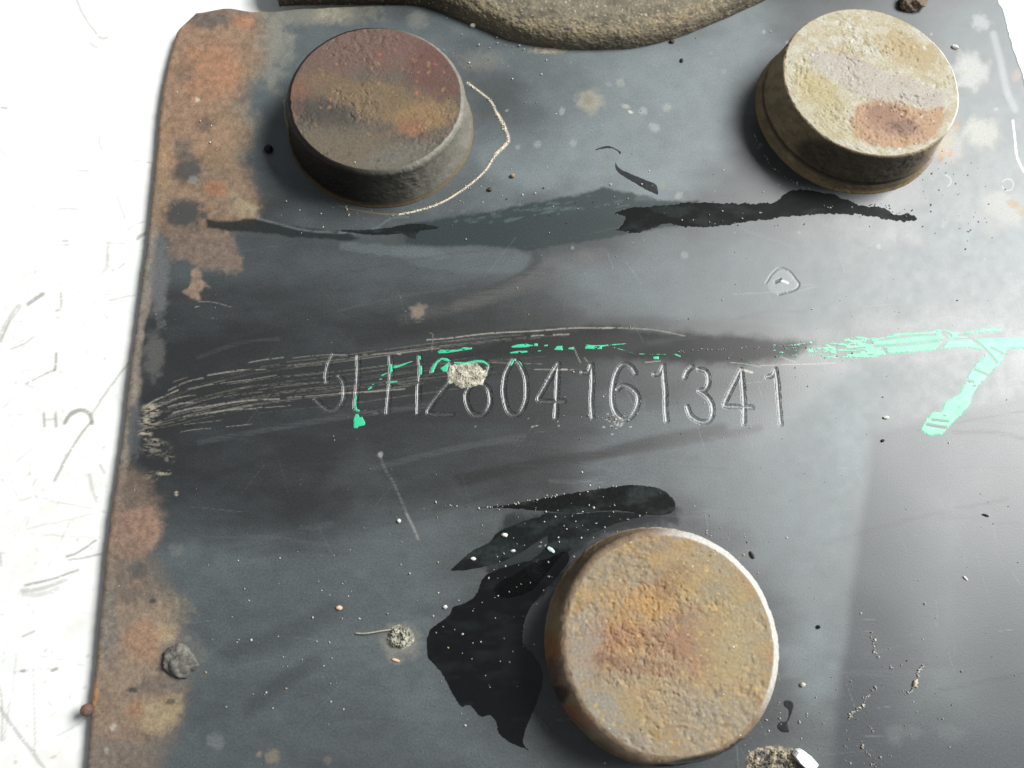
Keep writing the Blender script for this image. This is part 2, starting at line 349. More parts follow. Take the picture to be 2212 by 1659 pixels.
FACE = {}
def plate_face():
    NR, NC = 1000, 980
    L, ll = resample(unproj(LEFT[:, 0], LEFT[:, 1]), NR)
    R, rl = resample(unproj(RIGHT[:, 0], RIGHT[:, 1]), NR)
    yy = np.linspace(0, ll, NR) * 1000
    L[:, 0] += .00016 * (fbm(yy * .7, yy * 0, 3, 3) - .5) + .00010 * (vnoise(yy * 2.5, yy * 0, 9) - .5)
    R[:, 0] += .0006 * (fbm(yy * .5, yy * 0, 5, 4, .6) - .5)
    s = np.linspace(0, 1, NC)[None, :, None]
    P = L[:, None] * (1 - s) + R[:, None] * s
    # ragged top edge
    t = np.linspace(0, 1, NR)[:, None]
    sx = np.linspace(0, 1, NC)[None, :]
    bump = .0011 * np.exp(-((sx - .035) / .02) ** 2) - .0005 * np.exp(-((sx - .085) / .025) ** 2) + .0004 * (fbm(sx * 60, sx * 0, 2, 3) - .5)
    P[:, :, 1] += bump * sstep(.93, 1, t)
    U, V = proj(np.concatenate([P, np.zeros(P.shape[:2] + (1,))], -1))
    cv = Canvas(U, V, (.016, .017, .018), .42)
    U, V = cv.U, cv.V
    X, Y = P[..., 0].ravel(), P[..., 1].ravel()
    w_mm = np.hypot(*(R - L).T)[:, None] * 1000
    dL = (np.linspace(0, 1, NC)[None, :] * w_mm).ravel()
    dR = ((1 - np.linspace(0, 1, NC)[None, :]) * w_mm).ravel()
    dT = ((1 - t) * ll * 1000 * np.ones((1, NC))).ravel()
    dE = np.minimum(np.minimum(dL, dR), dT)

    # ---- thin dust film over the black paint, brushed mostly along the plate; window sheen is painted in too
    swirl = fbm(U / 260 + .5 * fbm(U / 200, V / 120, 8, 2), V / 90 + .8 * fbm(U / 320, V / 200, 6, 2), 11, 4)
    fine = fbm(U / 40, V / 14, 21, 3)
    D = .30 + .75 * (swirl - .5) + .18 * (fine - .5)
    def soft_zone(pts, amt, soft=60., nz=30.):
        Pz = np.asarray(pts)
        d = sdist(U, V, Pz) + nz * 2 * (fbm(U / 90, V / 60, 31, 3) - .5)
        return amt * sstep(-soft / 2, soft / 2, d)
    D = D - soft_zone([(300, 600), (700, 640), (900, 690), (1180, 735), (1500, 720), (1750, 725), (1800, 800), (1700, 960), (1480, 1010), (1350, 1085), (880, 1090), (780, 970), (640, 1140), (300, 1130)], .20)
    D = D + soft_zone([(560, 160), (620, 60), (1000, 40), (1200, 120), (1560, 100), (1640, 180), (1500, 330), (1400, 420), (1100, 430), (1020, 470), (880, 480), (1100, 330), (1030, 180), (1000, 150), (600, 330), (520, 330)], .16, 70)
    D = D + soft_zone([(640, 545), (900, 535), (1120, 545), (1150, 570), (1090, 605), (800, 610), (640, 590)], .12, 30, 8)
    D = D + soft_zone([(1180, 600), (1640, 520), (2212, 520), (2212, 640), (1700, 690), (1400, 690), (1180, 690)], .14, 60)
    D = D + soft_zone([(2040, 0), (2260, 0), (2260, 560), (2040, 520), (1960, 470), (2060, 350)], .45, 60, 20)
    D = D + soft_zone([(200, 1150), (640, 1170), (800, 1110), (980, 1110), (1000, 1200), (950, 1330), (1000, 1520), (1180, 1700), (100, 1700)], .62, 160, 50)
    D = D + soft_zone([(330, 470), (700, 490), (1150, 540), (1150, 600), (800, 640), (600, 600), (330, 610)], .30, 60, 20)
    D = D + soft_zone([(380, 0), (1000, 0), (1660, 0), (1660, 160), (1560, 330), (1500, 430), (1200, 440), (900, 480), (640, 480), (500, 330)], .75, 120, 50)
    D = D + soft_zone([(1050, 120), (1640, 60), (1700, 140), (1560, 330), (1500, 430), (1120, 440), (1040, 350), (1130, 250)], .95, 130, 50)  # upper zones: dust lightened further to stand in for the light's spread sheen
    D = D + soft_zone([(1300, 880), (1860, 860), (1900, 930), (1830, 1200), (1790, 1560), (1720, 1560), (1700, 1300), (1600, 1150), (1450, 1040), (1250, 1080)], .95, 110, 40)
    D = D + soft_zone([(1750, 1500), (2260, 1400), (2260, 1750), (1600, 1750), (1640, 1640)], .35, 120, 40)
    D = D + soft_zone([(1180, 560), (1500, 510), (2260, 500), (2260, 720), (1760, 720), (1600, 700), (1300, 690)], .9, 120, 40)  # this zone and the next paint the window's sheen on the right
    D = D + soft_zone([(1760, 800), (2260, 760), (2260, 1750), (1980, 1750), (1900, 1500), (1700, 1400), (1840, 1100)], .7, 160, 40)
    D = D + soft_zone([(1700, 760), (1900, 790), (1980, 830), (1900, 930), (1840, 1150), (1700, 1150), (1620, 1000)], .5, 90, 30)
    D = D - soft_zone([(1020, 100), (1180, 110), (1290, 150), (1300, 220), (1230, 300), (1130, 340), (1040, 230)], .75, 110, 40)
    D = D + soft_zone([(1980, 0), (2260, 0), (2260, 540), (2000, 540), (1900, 470), (2060, 300)], .6, 100, 30)
    # settled dust is patchy at every size
    D = D * (.80 + .40 * fbm(U / 30, V / 22, 71, 4, .6)) + .10 * (fbm(U / 7, V / 7, 72, 3, .6) - .5)
    D = np.clip(D, .02, 2.4)
    cv.col += D[:, None] * np.array((.0455, .0555, .0585))
    cv.rough += .07 * np.clip(D - .3, -1, 1.4) + .05 * (fbm(U / 18, V / 18, 41, 3) - .5)
    cv.put(np.arange(U.size), .8 * soft_zone([(300, 640), (900, 700), (1180, 735), (1500, 720), (1780, 730), (1820, 790), (1640, 960), (1480, 1000), (1350, 1070), (880, 1080), (780, 970), (640, 1140), (300, 1130)], 1.0, 90), None, .36)
    # darker, less shiny patch ending at a diagonal line on the right
    wz = [(1880, 930), (1990, 900), (2260, 830), (2260, 1700), (1790, 1700), (1800, 1560), (1815, 1420), (1850, 1150)]
    i = np.arange(U.size)
    d = sdist(U, V, np.array(wz)) 
    m_ = .85 * sstep(-10, 22, d + 10 * (fbm(U / 60, V / 60, 3, 3) - .5)) * (1 - .9 * sstep(60, 330, d))
    cv.put(i, m_, np.array((.038, .043, .048)), .40)
    cv.spec += (.62 - cv.spec) * m_

    K = lambda c, k=.80: alb(c, k)
    # ---- tan and khaki dust by the top edge
    for (o, x, y, rx, ry, c, a) in [('a', 1700, 300, 150, 220, (158, 152, 132), .75), ('a', 1900, 90, 230, 70, (140, 135, 115), .7), ('a', 2130, 80, 110, 60, (160, 150, 122), .75), ('a', 1500, 800, 160, 130, (150, 146, 128), .7),
                                     ('a', 1470, 950, 120, 110, (140, 134, 112), .65), ('b', 40, 90, 200, 60, (135, 128, 108), .6), ('b', 900, 390, 130, 60, (125, 120, 100), .45), ('b', 1340, 325, 110, 18, (175, 160, 125), .75),
                                     ('b', 500, 130, 60, 50, (130, 128, 112), .5)]:
        u, v = Q(o, [(x, y)])[0]
        cv.blob(u, v, rx * KS, ry * KS, K(c), a * .62, 1.1, 0, .7, .4, .75, seed=int(x))
    # ---- rust along the left edge
    band = (14 + 22 * fbm(V / 90, V * 0, 5, 3)) * .085
    m = sstep(1.15, .75, dL / (band * 1.15 + 1e-6) + .25 * (fbm(U / 14, V / 14, 7, 3) - .5))
    cedge = K((128, 117, 104)) * (.8 + .45 * fbm(U / 22, V / 22, 15, 4)[:, None])
    cv.col += (cedge - cv.col) * (m * .95)[:, None]; cv.rough += (.7 - cv.rough) * m
    cv.poly(Q('w', [(330, 20), (560, 20), (570, 130), (520, 220), (540, 300), (505, 340), (560, 420), (545, 480), (330, 500)]), K((138, 106, 74)), .80, 60, 20, 30, .68, seed=31)
    cv.poly(Q('w', [(170, 1680), (330, 1680), (380, 1560), (400, 1450), (380, 1290), (330, 1200), (340, 1080), (280, 1000), (200, 1000)]), K((120, 100, 82)), .7, 60, 22, 34, .66, seed=32)
    R1 = [('a', [(980, 200), (1120, 60), (1300, 80), (1620, 95), (1620, 170), (1540, 240), (1560, 330), (1545, 540), (1480, 650), (1370, 690), (1345, 760), (1450, 850), (1420, 940), (1290, 1010), (1120, 880), (960, 1000), (940, 500)], (150, 112, 80), .92, 14),
          ('a', [(940, 850), (1100, 880), (1110, 1060), (1140, 1180), (1290, 1250), (1290, 1330), (1080, 1310), (960, 1400), (900, 1400)], (140, 112, 82), .9, 10),
          ('a', [(1290, 1040), (1420, 1040), (1540, 1130), (1590, 1180), (1660, 1320), (1640, 1390), (1500, 1400), (1350, 1380), (1270, 1280), (1210, 1200)], (132, 104, 76), .9, 9),
          ('a', [(1500, 1230), (1660, 1330), (1620, 1400), (1490, 1370)], (148, 132, 92), .75, 8),
          ('a', [(1060, 1475), (1290, 1460), (1460, 1480), (1500, 1560), (1540, 1659), (1540, 1730), (1400, 1740), (1250, 1690), (1090, 1640)], (122, 96, 76), .92, 9),
          ('d', [(1220, 100), (1260, 80), (1300, 130), (1300, 160), (1340, 190), (1355, 215), (1300, 210), (1270, 250), (1285, 285), (1230, 285), (1170, 235), (1220, 200)], (142, 112, 84), .95, 3),
          ('g', [(700, 0), (1005, 0), (1015, 90), (1035, 140), (1000, 230), (940, 290), (900, 330), (760, 320), (690, 200)], (140, 105, 82), .9, 9),
          ('g', [(840, 430), (915, 440), (910, 500), (880, 530), (830, 500)], (125, 98, 80), .8, 6),
          ('g', [(620, 600), (880, 600), (1090, 600), (1100, 660), (1090, 720), (1130, 745), (1115, 830), (1050, 880), (1010, 950), (1000, 1050), (900, 1110), (880, 1200), (700, 1200), (590, 1100)], (142, 116, 90), .88, 10),
          ('g', [(960, 760), (1130, 745), (1115, 830), (1060, 860), (990, 880)], (158, 138, 98), .85, 7),
          ('g', [(1000, 540), (1110, 540), (1210, 610), (1240, 660), (1190, 700), (1110, 660)], (140, 122, 92), .55, 14),
          ('g', [(540, 1180), (880, 1200), (1040, 1160), (1165, 1190), (1150, 1290), (1130, 1380), (1040, 1420), (950, 1420), (900, 1490), (800, 1480), (560, 1500)], (140, 112, 84), .9, 9),
          ('g', [(900, 1270), (1160, 1200), (1140, 1360), (1030, 1420), (930, 1400), (890, 1330)], (158, 136, 92), .85, 9),
          ('g', [(560, 1440), (760, 1450), (820, 1540), (700, 1659), (540, 1659)], (124, 108, 94), .7, 20)]
    for k, (o, pts, c, a, nz) in enumerate(R1):
        cv.poly(Q(o, pts), alb(c, .78, .24), a * .92, nz * 2.8, nz * 1.9, 15, .72, 0, seed=k + 3)
    for (o, x, y, rx, ry, c, a) in [('a', 1450, 420, 90, 130, (158, 112, 84), .6), ('a', 1330, 450, 150, 190, (162, 112, 76), .6), ('a', 1500, 470, 40, 70, (172, 124, 80), .5), ('a', 1340, 130, 130, 50, (88, 80, 74), .8), ('a', 1200, 470, 70, 70, (110, 86, 72), .6),
                                     ('a', 1310, 800, 55, 45, (95, 75, 66), .7), ('a', 1560, 140, 70, 40, (160, 112, 74), .7), ('a', 1050, 1000, 60, 200, (165, 126, 88), .5), ('a', 1210, 1090, 100, 90, (62, 62, 60), .9), ('a', 1170, 950, 60, 70, (92, 84, 78), .6),
                                     ('a', 1380, 1210, 70, 50, (150, 96, 62), .7), ('a', 1180, 1370, 130, 80, (50, 52, 52), .95), ('a', 1260, 640, 40, 20, (190, 150, 110), .3),
                                     ('d', 1020, 150, 60, 260, (96, 98, 98), .8), ('d', 990, 640, 60, 150, (86, 84, 80), .7), ('d', 860, 1120, 46, 170, (66, 70, 74), .85), ('d', 830, 300, 20, 200, (160, 148, 118), .5),
                                     ('g', 930, 110, 90, 110, (150, 114, 90), .5), ('g', 890, 390, 60, 50, (70, 68, 66), .7), ('g', 700, 760, 60, 250, (112, 106, 98), .7), ('g', 930, 850, 120, 130, (156, 114, 84), .6), ('g', 850, 1160, 34, 18, (52, 48, 46), .9),
                                     ('g', 600, 1180, 26, 90, (190, 130, 66), .7), ('g', 980, 590, 22, 16, (40, 38, 36), .8), ('g', 870, 1290, 60, 60, (150, 104, 66), .5), ('g', 1090, 1235, 30, 20, (70, 62, 50), .8)]:
        u, v = Q(o, [(x, y)])[0]
        cv.blob(u, v, rx * KS, ry * KS, K(c), a, .8, 0, .5, .5, .7, seed=int(x + y))
    # mottling of the rust only
    rustm = sstep(1.15, 1.5, cv.col[:, 0] / np.maximum(cv.col[:, 2], 1e-4))
    mot = fbm(U / 9, V / 9, 51, 4, .65)
    cv.col *= (1 + rustm * (mot - .5) * 1.0)[:, None]
    cv.h += rustm * (mot - .5) * .00010

    # ---- old, half dry streak across the plate
    teal = K((46, 57, 58))
    cv.poly(Q('a', [(1320, 1400), (1420, 1420), (1640, 1400), (1800, 1440), (2000, 1470), (2212, 1485), (2300, 1530), (2212, 1545), (1900, 1520), (1700, 1495), (1500, 1480), (1320, 1460)]), K((36, 41, 41)), .92, 7, 4, 14, .4, spec=.4)
    cv.line(Q('a', [(1650, 1400), (1800, 1440), (1980, 1480), (2212, 1492)]), 5, K((120, 124, 124)), .5, dash=.38, ds=25, soft=3)  # pale reflection painted along the streak's upper edge
    cv.poly(Q('b', [(420, 1440), (1000, 1350), (1300, 1290), (1500, 1250), (1700, 1200), (1850, 1230), (2100, 1290), (2300, 1290), (2300, 1440), (2100, 1450), (1900, 1490), (1700, 1530), (1500, 1560), (1200, 1610), (900, 1570), (600, 1580), (420, 1560)]), teal, .92, 8, 5, 16, .45, seed=5, spec=.4)
    cv.poly(Q('b', [(1900, 1230), (2212, 1250), (2212, 1290), (1900, 1290)]), K((120, 126, 128)), .25, 12, 8)
    for k in range(46):
        rr = random.Random(k)
        x = rr.uniform(700, 1900); y = 1400 - (x - 700) * .12 + rr.uniform(-60, 60)
        cv.blob(*Q('b', [(x, y)])[0], rr.uniform(3, 14), rr.uniform(1.5, 4), K((90, 112, 110)), rr.uniform(.2, .45), .8, -.2, .6, seed=k)
    cv.line(Q('b', [(0, 1490), (200, 1475), (330, 1400), (440, 1390)]), 5, K((110, 128, 128)), .35, dash=.3, ds=20, soft=4)
    cv.poly(Q('b', [(0, 1550), (300, 1570), (520, 1580), (660, 1610), (700, 1640), (640, 1659), (300, 1640), (0, 1600)]), K((105, 116, 118)), .35, 8, 4)
    cv.poly(Q('w', [(1090, 1112), (1470, 1100), (1460, 1130), (1330, 1150), (1230, 1200), (1180, 1270), (1080, 1300), (1120, 1240), (1040, 1230)]), K((30, 37, 38)), .9, 26, 14, 16, .45, seed=15, spec=.35)
    for p_ in ([(1180, 1105), (1465, 1100), (1400, 1128), (1300, 1152), (1240, 1192), (1200, 1218), (1130, 1228), (1190, 1170), (1160, 1130)], [(1050, 1234), (1150, 1207), (1240, 1182), (1215, 1245), (1160, 1300), (1050, 1300), (1090, 1262)]):
        cv.poly(Q('w', p_), (.011, .014, .015), .9, 12, 7, 10, .45, seed=16, spec=.3)
    # forked drip under the streak, and brushed strokes
    cv.line(Q('w', [(1155, 545), (1160, 565), (1130, 595), (1085, 615), (1045, 632)]), 16, K((34, 38, 38)), .75, soft=8, wob=3, rough=.45)
    cv.poly(Q('w', [(830, 540), (1000, 530), (1110, 535), (1145, 555), (1140, 575), (1110, 590), (1000, 590), (900, 575)]), K((96, 106, 108)), .3, 10, 4)
    cv.line(Q('w', [(870, 690), (960, 670), (1080, 640), (1200, 600), (1280, 560)]), 22, K((78, 78, 76)), .45, dash=.35, ds=45, soft=12)
    cv.line(Q('w', [(990, 660), (1100, 620), (1200, 570), (1300, 545)]), 26, K((86, 82, 78)), .45, dash=.42, ds=60, soft=12, seed=8)
    for k, (pts, w, a) in enumerate([([(1000, 1040), (1150, 1005), (1260, 990), (1400, 955), (1560, 925)], 22, .8), ([(985, 1030), (1100, 1010), (1240, 985)], 12, .6), ([(1250, 985), (1360, 975), (1500, 950), (1640, 925)], 16, .6),
                                      ([(940, 1100), (1100, 1060), (1300, 1020)], 14, .3), ([(760, 720), (1000, 690), (1250, 680)], 30, .35), ([(720, 1320), (620, 1370), (500, 1410)], 46, .3), ([(540, 1530), (600, 1480), (680, 1430)], 34, .3), ([(420, 1560), (480, 1530)], 30, .2)]):
        cv.line(Q('w', pts), w, K((26, 27, 27)), a, dash=.25, ds=70, soft=w * .6, seed=k + 4)
    cv.line(Q('w', [(780, 740), (950, 712), (1150, 700), (1400, 700), (1640, 715), (1730, 745)]), 26, K((30, 31, 30)), .55, dash=.2, ds=80, soft=16)
    cv.poly(Q('w', [(1100, 720), (1300, 705), (1600, 725), (1700, 735), (1760, 740), (1720, 770), (1600, 790), (1300, 775), (1100, 770), (980, 775)]), K((26, 26, 25)), .9, 26, 9, 22, .4, spec=.35)
    cv.poly(Q('d', [(960, 1020), (1150, 880), (1400, 780), (1800, 680), (2212, 630), (2800, 560), (3400, 500), (4000, 500), (4300, 560), (4000, 640), (3400, 760), (2800, 860), (2212, 950), (1700, 1040), (1200, 1130), (980, 1140)]), (.019, .0195, .0195), .6, 26, 10, 40, .40, seed=6, spec=.55)
    # wide brushed wipes, lighter ones at the right
    for k in range(60):
        rr = random.Random(100 + k)
        u = rr.uniform(300, 2100); v = rr.uniform(480, 1640); l = rr.uniform(120, 500); sl = rr.uniform(-.25, .12)
        cv.line([(u, v), (u + l * .5, v + l * .5 * sl - rr.uniform(0, 12)), (u + l, v + l * sl)], rr.uniform(2, 14), (.075, .082, .086) if k % 2 else (.02, .021, .022), rr.uniform(.12, .32), dash=.42, ds=60, soft=rr.uniform(2, 8), seed=k, rough=.48)
    # fine hairline cross scratches
    for k in range(70):
        rr = random.Random(300 + k)
        u = rr.uniform(350, 2200); v = rr.uniform(480, 1640); l = rr.uniform(20, 120); a = rr.choice([.1, -.1, 1.1, 1.3, -.9])
        cv.line([(u, v), (u + l * math.cos(a), v + l * math.sin(a))], 1.6, (.14, .15, .155), rr.uniform(.1, .35), dash=.4, ds=20, seed=k)

    for k in range(110):
        rr = random.Random(900 + k)
        u = rr.uniform(1150, 2200); v = rr.uniform(490, 1640); l = rr.uniform(12, 70); a = rr.choice([.95, 1.1, 1.25, -.1, .05, 1.5])
        cv.line([(u, v), (u + l * math.cos(a), v + l * math.sin(a))], 1.5, (.20, .215, .22) if k % 3 else (.02, .02, .02), rr.uniform(.12, .4), dash=.38, ds=14, seed=k)
    # ---- bright scrapes at the left that fan out from a scuffed patch
    SC = K((205, 195, 180)); 
    for k, (pts, w, a) in enumerate([
        ([(1330, 772), (1440, 755), (1560, 738)], 11, .95), ([(1560, 738), (1600, 735)], 4, .6), ([(1590, 692), (1700, 672), (1815, 658)], 8, .8), ([(1880, 662), (1980, 650), (2100, 642), (2212, 640)], 6, .65), ([(1640, 738), (1700, 735)], 8, .8),
        ([(1850, 712), (1960, 700), (2040, 690)], 5, .5), ([(920, 985), (980, 940), (1060, 905), (1140, 868)], 12, .85), ([(1080, 870), (1160, 830), (1230, 805), (1300, 790)], 12, .6), ([(1110, 815), (1200, 785)], 6, .5),
        ([(960, 960), (1050, 945), (1150, 915), (1250, 900)], 7, .6), ([(1080, 975), (1150, 955), (1235, 945)], 10, .85), ([(1110, 1012), (1200, 990), (1300, 975), (1500, 945), (1650, 930), (1790, 925)], 10, .9), ([(1840, 915), (2000, 905), (2212, 888)], 7, .75),
        ([(1180, 1040), (1350, 1010), (1500, 992), (1640, 985)], 9, .85), ([(1655, 980), (1760, 975), (1870, 965)], 6, .7), ([(1180, 1088), (1300, 1075), (1420, 1060)], 5, .5), ([(1160, 1135), (1250, 1120), (1350, 1112)], 6, .65), ([(1450, 1102), (1530, 1095), (1615, 1085)], 6, .65),
        ([(1200, 862), (1300, 842), (1400, 825), (1600, 800), (1770, 772)], 6, .75), ([(1540, 856), (1610, 850)], 4, .6), ([(1430, 912), (1560, 890), (1680, 880)], 5, .5), ([(1680, 840), (1900, 825), (2100, 815)], 4, .4), ([(1800, 880), (2000, 855), (2180, 840)], 4, .35),
        ([(1460, 830), (1620, 805)], 4, .5), ([(1270, 300), (1370, 305), (1480, 335)], 4, .7), ([(1250, 335), (1280, 330)], 7, .9), ([(1360, 405), (1390, 410)], 5, .7)]):
        cv.line(Q('d', pts), max(1.4, w * KS * .85), SC, a * .42, dash=.40, ds=7, seed=k + 2, soft=1.4)
    fan0 = [(905, 1000), (1100, 890), (1350, 790), (1700, 705), (2212, 640), (2800, 560), (3400, 500), (4000, 490)]
    fan1 = [(905, 1150), (1150, 1120), (1500, 1070), (1900, 1010), (2212, 960), (2800, 880), (3400, 800), (4000, 730)]
    rr = random.Random(40)
    for k in range(100):
        t = rr.random(); a0 = rr.uniform(0, .75); a1 = min(1, a0 + rr.uniform(.08, .35))
        q = smooth_line([(p[0], p[1] + (q_[1] - p[1]) * t) for p, q_ in zip(fan0, fan1)], 10)
        q = q[int(a0 * len(q)):max(int(a1 * len(q)), int(a0 * len(q)) + 3)]
        cv.line(Q('d', q[::3]) if len(q) > 9 else Q('d', q), rr.uniform(1.2, 1.9), K((176, 168, 154)) if k % 3 else (.012, .012, .012), rr.uniform(.08, .34) * (1 - .5 * a0), dash=rr.uniform(.36, .5), ds=11, seed=k + 60, soft=1.4)
    for (x, y, rx, ry, a) in [(970, 990, 75, 40, .75), (960, 1060, 80, 60, .6), (930, 1150, 50, 45, .7), (990, 1200, 40, 30, .6), (1000, 1240, 110, 60, .3), (1050, 1395, 55, 25, .7), (1090, 1310, 40, 30, .35), (970, 1420, 60, 40, .25), (1130, 1530, 14, 20, .9)]:
        u, v = Q('d', [(x, y)])[0]
        i = cv.sel(u - rx, v - ry, u + rx, v + ry)
        dd = np.hypot((cv.U[i] - u) / (rx * KS), (cv.V[i] - v) / (ry * KS))
        mm = a * sstep(1.2, .3, dd) * sstep(.42, .62, fbm(cv.U[i] / 11, cv.V[i] / 3.2, int(x), 3, .7))
        cv.put(i, mm, K((190, 178, 155)), .6)
    # ---- scrapes in the wiped band over the characters
    for k, (o, pts, w, a) in enumerate([
        ('e', [(560, 545), (700, 535), (950, 505), (1250, 488), (1500, 470), (1750, 470)], 8, .55), ('e', [(1230, 520), (1310, 515)], 6, .7), ('e', [(1370, 512), (1470, 510)], 6, .7), ('e', [(150, 640), (400, 625), (640, 600)], 5, .4), ('e', [(1700, 465), (2000, 480), (2212, 520)], 8, .35),
        ('e', [(0, 885), (180, 880), (300, 870), (420, 860)], 6, .55), ('e', [(370, 635), (390, 637)], 7, .8), ('e', [(600, 700), (900, 690), (1300, 700)], 4, .3), ('e', [(1250, 735), (1500, 738)], 5, .5), ('e', [(1420, 735), (1460, 735)], 7, .8),
        ('e', [(1500, 590), (1530, 660), (1545, 690)], 5, .5), ('e', [(1570, 660), (1590, 685)], 4, .5), ('e', [(1960, 690), (2060, 680)], 5, .6), ('f', [(330, 690), (430, 700), (520, 720)], 4, .5), ('f', [(650, 655), (750, 690)], 3, .5), ('f', [(520, 710), (1000, 695)], 4, .5),
        ('f', [(400, 735), (470, 755)], 12, .9), ('e', [(580, 500), (600, 520), (590, 620)], 3, .3)]):
        cv.line(Q(o, pts), max(1.5, w * KS), K((190, 182, 168)), a, dash=.36, ds=8, seed=k + 30, soft=1.4)
    # the long pale scratch running down from the characters
    cv.line(Q('e', [(260, 1280), (290, 1370), (340, 1450), (390, 1560), (440, 1680)]), 5, K((130, 132, 130)), .32, dash=.42, ds=12, soft=3)
    cv.line(Q('h', [(430, 30), (470, 110), (505, 190)]), 5, K((150, 146, 140)), .6, dash=.3, ds=12, soft=2)
    cv.blob(*Q('e', [(262, 1282)])[0], 5, 6, K((150, 152, 148)), .8, .8)
    cv.line(Q('f', [(350, 250), (700, 235), (900, 200)]), 3, K((140, 145, 145)), .3, dash=.4, ds=20)

    # ---- gritty line of dust round the upper left bolt
    arc = [(820, 530), (900, 590), (970, 650), (1010, 730), (1050, 800), (1080, 890), (1060, 930), (1000, 990), (930, 1100), (800, 1210), (650, 1300), (500, 1350), (380, 1375)]
    cv.line(Q('b', arc), 3.2, K((230, 215, 185), .85), .9, dash=.22, ds=4, soft=1.5, wob=1, h=.00008)
    cv.line(Q('b', arc[3:8]), 7, K((215, 200, 165), .8), .9, dash=.42, ds=4, soft=2, h=.0001)
    cv.line(Q('b', [(380, 1375), (250, 1368), (100, 1345), (0, 1318)]), 3, K((130, 110, 80)), .8, dash=.3, ds=5)
    cv.line(Q('a', [(1820, 640), (1830, 760), (1880, 900), (1960, 1080), (2060, 1200), (2200, 1290)]), 3.5, K((175, 150, 100)), .7, dash=.35, ds=5)

    # ---- dried splash marks
    SP = [('b', 1600, 650, 80, 70, (165, 155, 130), .8), ('b', 1595, 640, 28, 30, (110, 96, 72), .7), ('b', 1800, 530, 28, 28, (160, 158, 146), .6), ('b', 1725, 540, 18, 14, (150, 148, 138), .5), ('b', 1835, 680, 26, 14, (190, 185, 170), .7), ('b', 1865, 717, 16, 8, (235, 230, 215), .95),
          ('b', 2015, 815, 36, 26, (180, 182, 178), .6), ('b', 2100, 690, 26, 24, (175, 174, 165), .5), ('b', 1270, 925, 24, 22, (155, 160, 160), .6), ('b', 1500, 915, 22, 22, (160, 160, 150), .6), ('b', 2070, 1185, 20, 20, (150, 142, 120), .6), ('b', 1700, 1055, 18, 14, (120, 112, 100), .6),
          ('h', 390, 850, 110, 100, (150, 142, 126), .6), ('h', 360, 970, 50, 26, (170, 145, 112), .3), ('e', 505, 370, 36, 46, (150, 130, 104), .85), ('e', 470, 345, 26, 14, (150, 130, 104), .6), ('e', 550, 330, 20, 14, (140, 120, 100), .5),
          ('g', 1135, 260, 50, 40, (112, 114, 110), .6), ('g', 1200, 830, 26, 22, (120, 124, 124), .6), ('g', 1160, 960, 150, 140, (112, 110, 104), .55), ('g', 1380, 1490, 54, 54, (120, 124, 122), .6), ('g', 1745, 1585, 46, 48, (135, 120, 92), .8), ('g', 1660, 1570, 16, 18, (160, 135, 100), .7),
          ('g', 2100, 1610, 26, 26, (120, 112, 96), .5), ('g', 2175, 640, 24, 16, (225, 190, 150), .0), ('g', 725, 1395, 18, 26, (210, 208, 200), .6), ('g', 685, 1545, 16, 20, (200, 200, 195), .5),
          ('i', 1390, 1450, 60, 60, (150, 150, 140), 0.17), ('i', 1510, 1430, 50, 40, (150, 152, 150), 0.15), ('i', 1740, 1430, 110, 50, (140, 144, 144), 0.15), ('i', 850, 550, 130, 130, (150, 152, 150), 0.11),
          ('n', 1560, 340, 130, 110, (205, 204, 206), .7), ('n', 1400, 1080, 260, 240, (215, 214, 210), .85), ('n', 2100, 1150, 60, 100, (205, 180, 170), .6), ('n', 1300, 1110, 40, 40, (180, 170, 140), .6),
          ('m', 1000, 230, 170, 140, (215, 212, 200), .85), ('m', 1200, 950, 210, 150, (220, 216, 208), .7), ('m', 1280, 910, 60, 30, (190, 150, 85), .8), ('m', 1360, 980, 40, 40, (205, 175, 140), .7), ('m', 1080, 1160, 110, 50, (200, 200, 195), .5), ('m', 700, 350, 130, 150, (205, 200, 190), .75),
          ('m', 600, 440, 30, 70, (190, 140, 80), .8), ('m', 690, 420, 20, 40, (195, 140, 80), .8), ('m', 760, 160, 30, 50, (190, 155, 105), .7), ('c', 1700, 880, 60, 110, (200, 180, 150), .5), ('a', 1240, 1150, 30, 24, (150, 150, 140), .7), ('a', 1265, 640, 14, 14, (230, 215, 195), .8)]
    for k, (o, x, y, rx, ry, c, a) in enumerate(SP):
        if a <= 0: continue
        s_ = ORG[o][2]
        cv.blob(*Q(o, [(x, y)])[0], rx * s_, ry * s_, K(c), a * .62, .9, .3, .55, .5, .75, seed=k)
    rr = random.Random(77)
    for k in range(36):       # small pale freckles on the upper right half of the plate
        u = rr.uniform(1050, 2180); v = rr.uniform(60, 560)
        r = rr.choice([2, 2.5, 3, 4, 6, 9])
        cv.blob(u, v, r, r * rr.uniform(.6, 1), K((180, 182, 180)), rr.uniform(.12, .35), .8, rr.uniform(0, 3), .5, seed=k)
    for (o, x, y, r) in [('m', 640, 690, 55), ('m', 1240, 725, 55)]:
        x0, y0 = Q(o, [(x, y)])[0]
        q = [(x0 + r * .2254 * math.cos(a), y0 + r * .2254 * math.sin(a)) for a in (np.linspace(-1.6, 1.2, 12) if r and x < 1000 else np.linspace(-2.6, 2.9, 18))]
        cv.line(q, 2, K((225, 225, 225)), .35)
    # circular gouge right of centre
    q = Q('f', [(560, 180), (600, 120), (650, 85), (710, 110), (750, 160), (770, 190), (740, 225), (640, 255)])
    cv.line(q, 3, K((70, 76, 78)), .8, dash=.25, ds=6, h=-.0001)
    cv.poly(Q('f', [(560, 180), (600, 120), (650, 85), (710, 110), (770, 190), (740, 225), (640, 255), (580, 230)]), K((150, 156, 156)), .35, 5, 3)
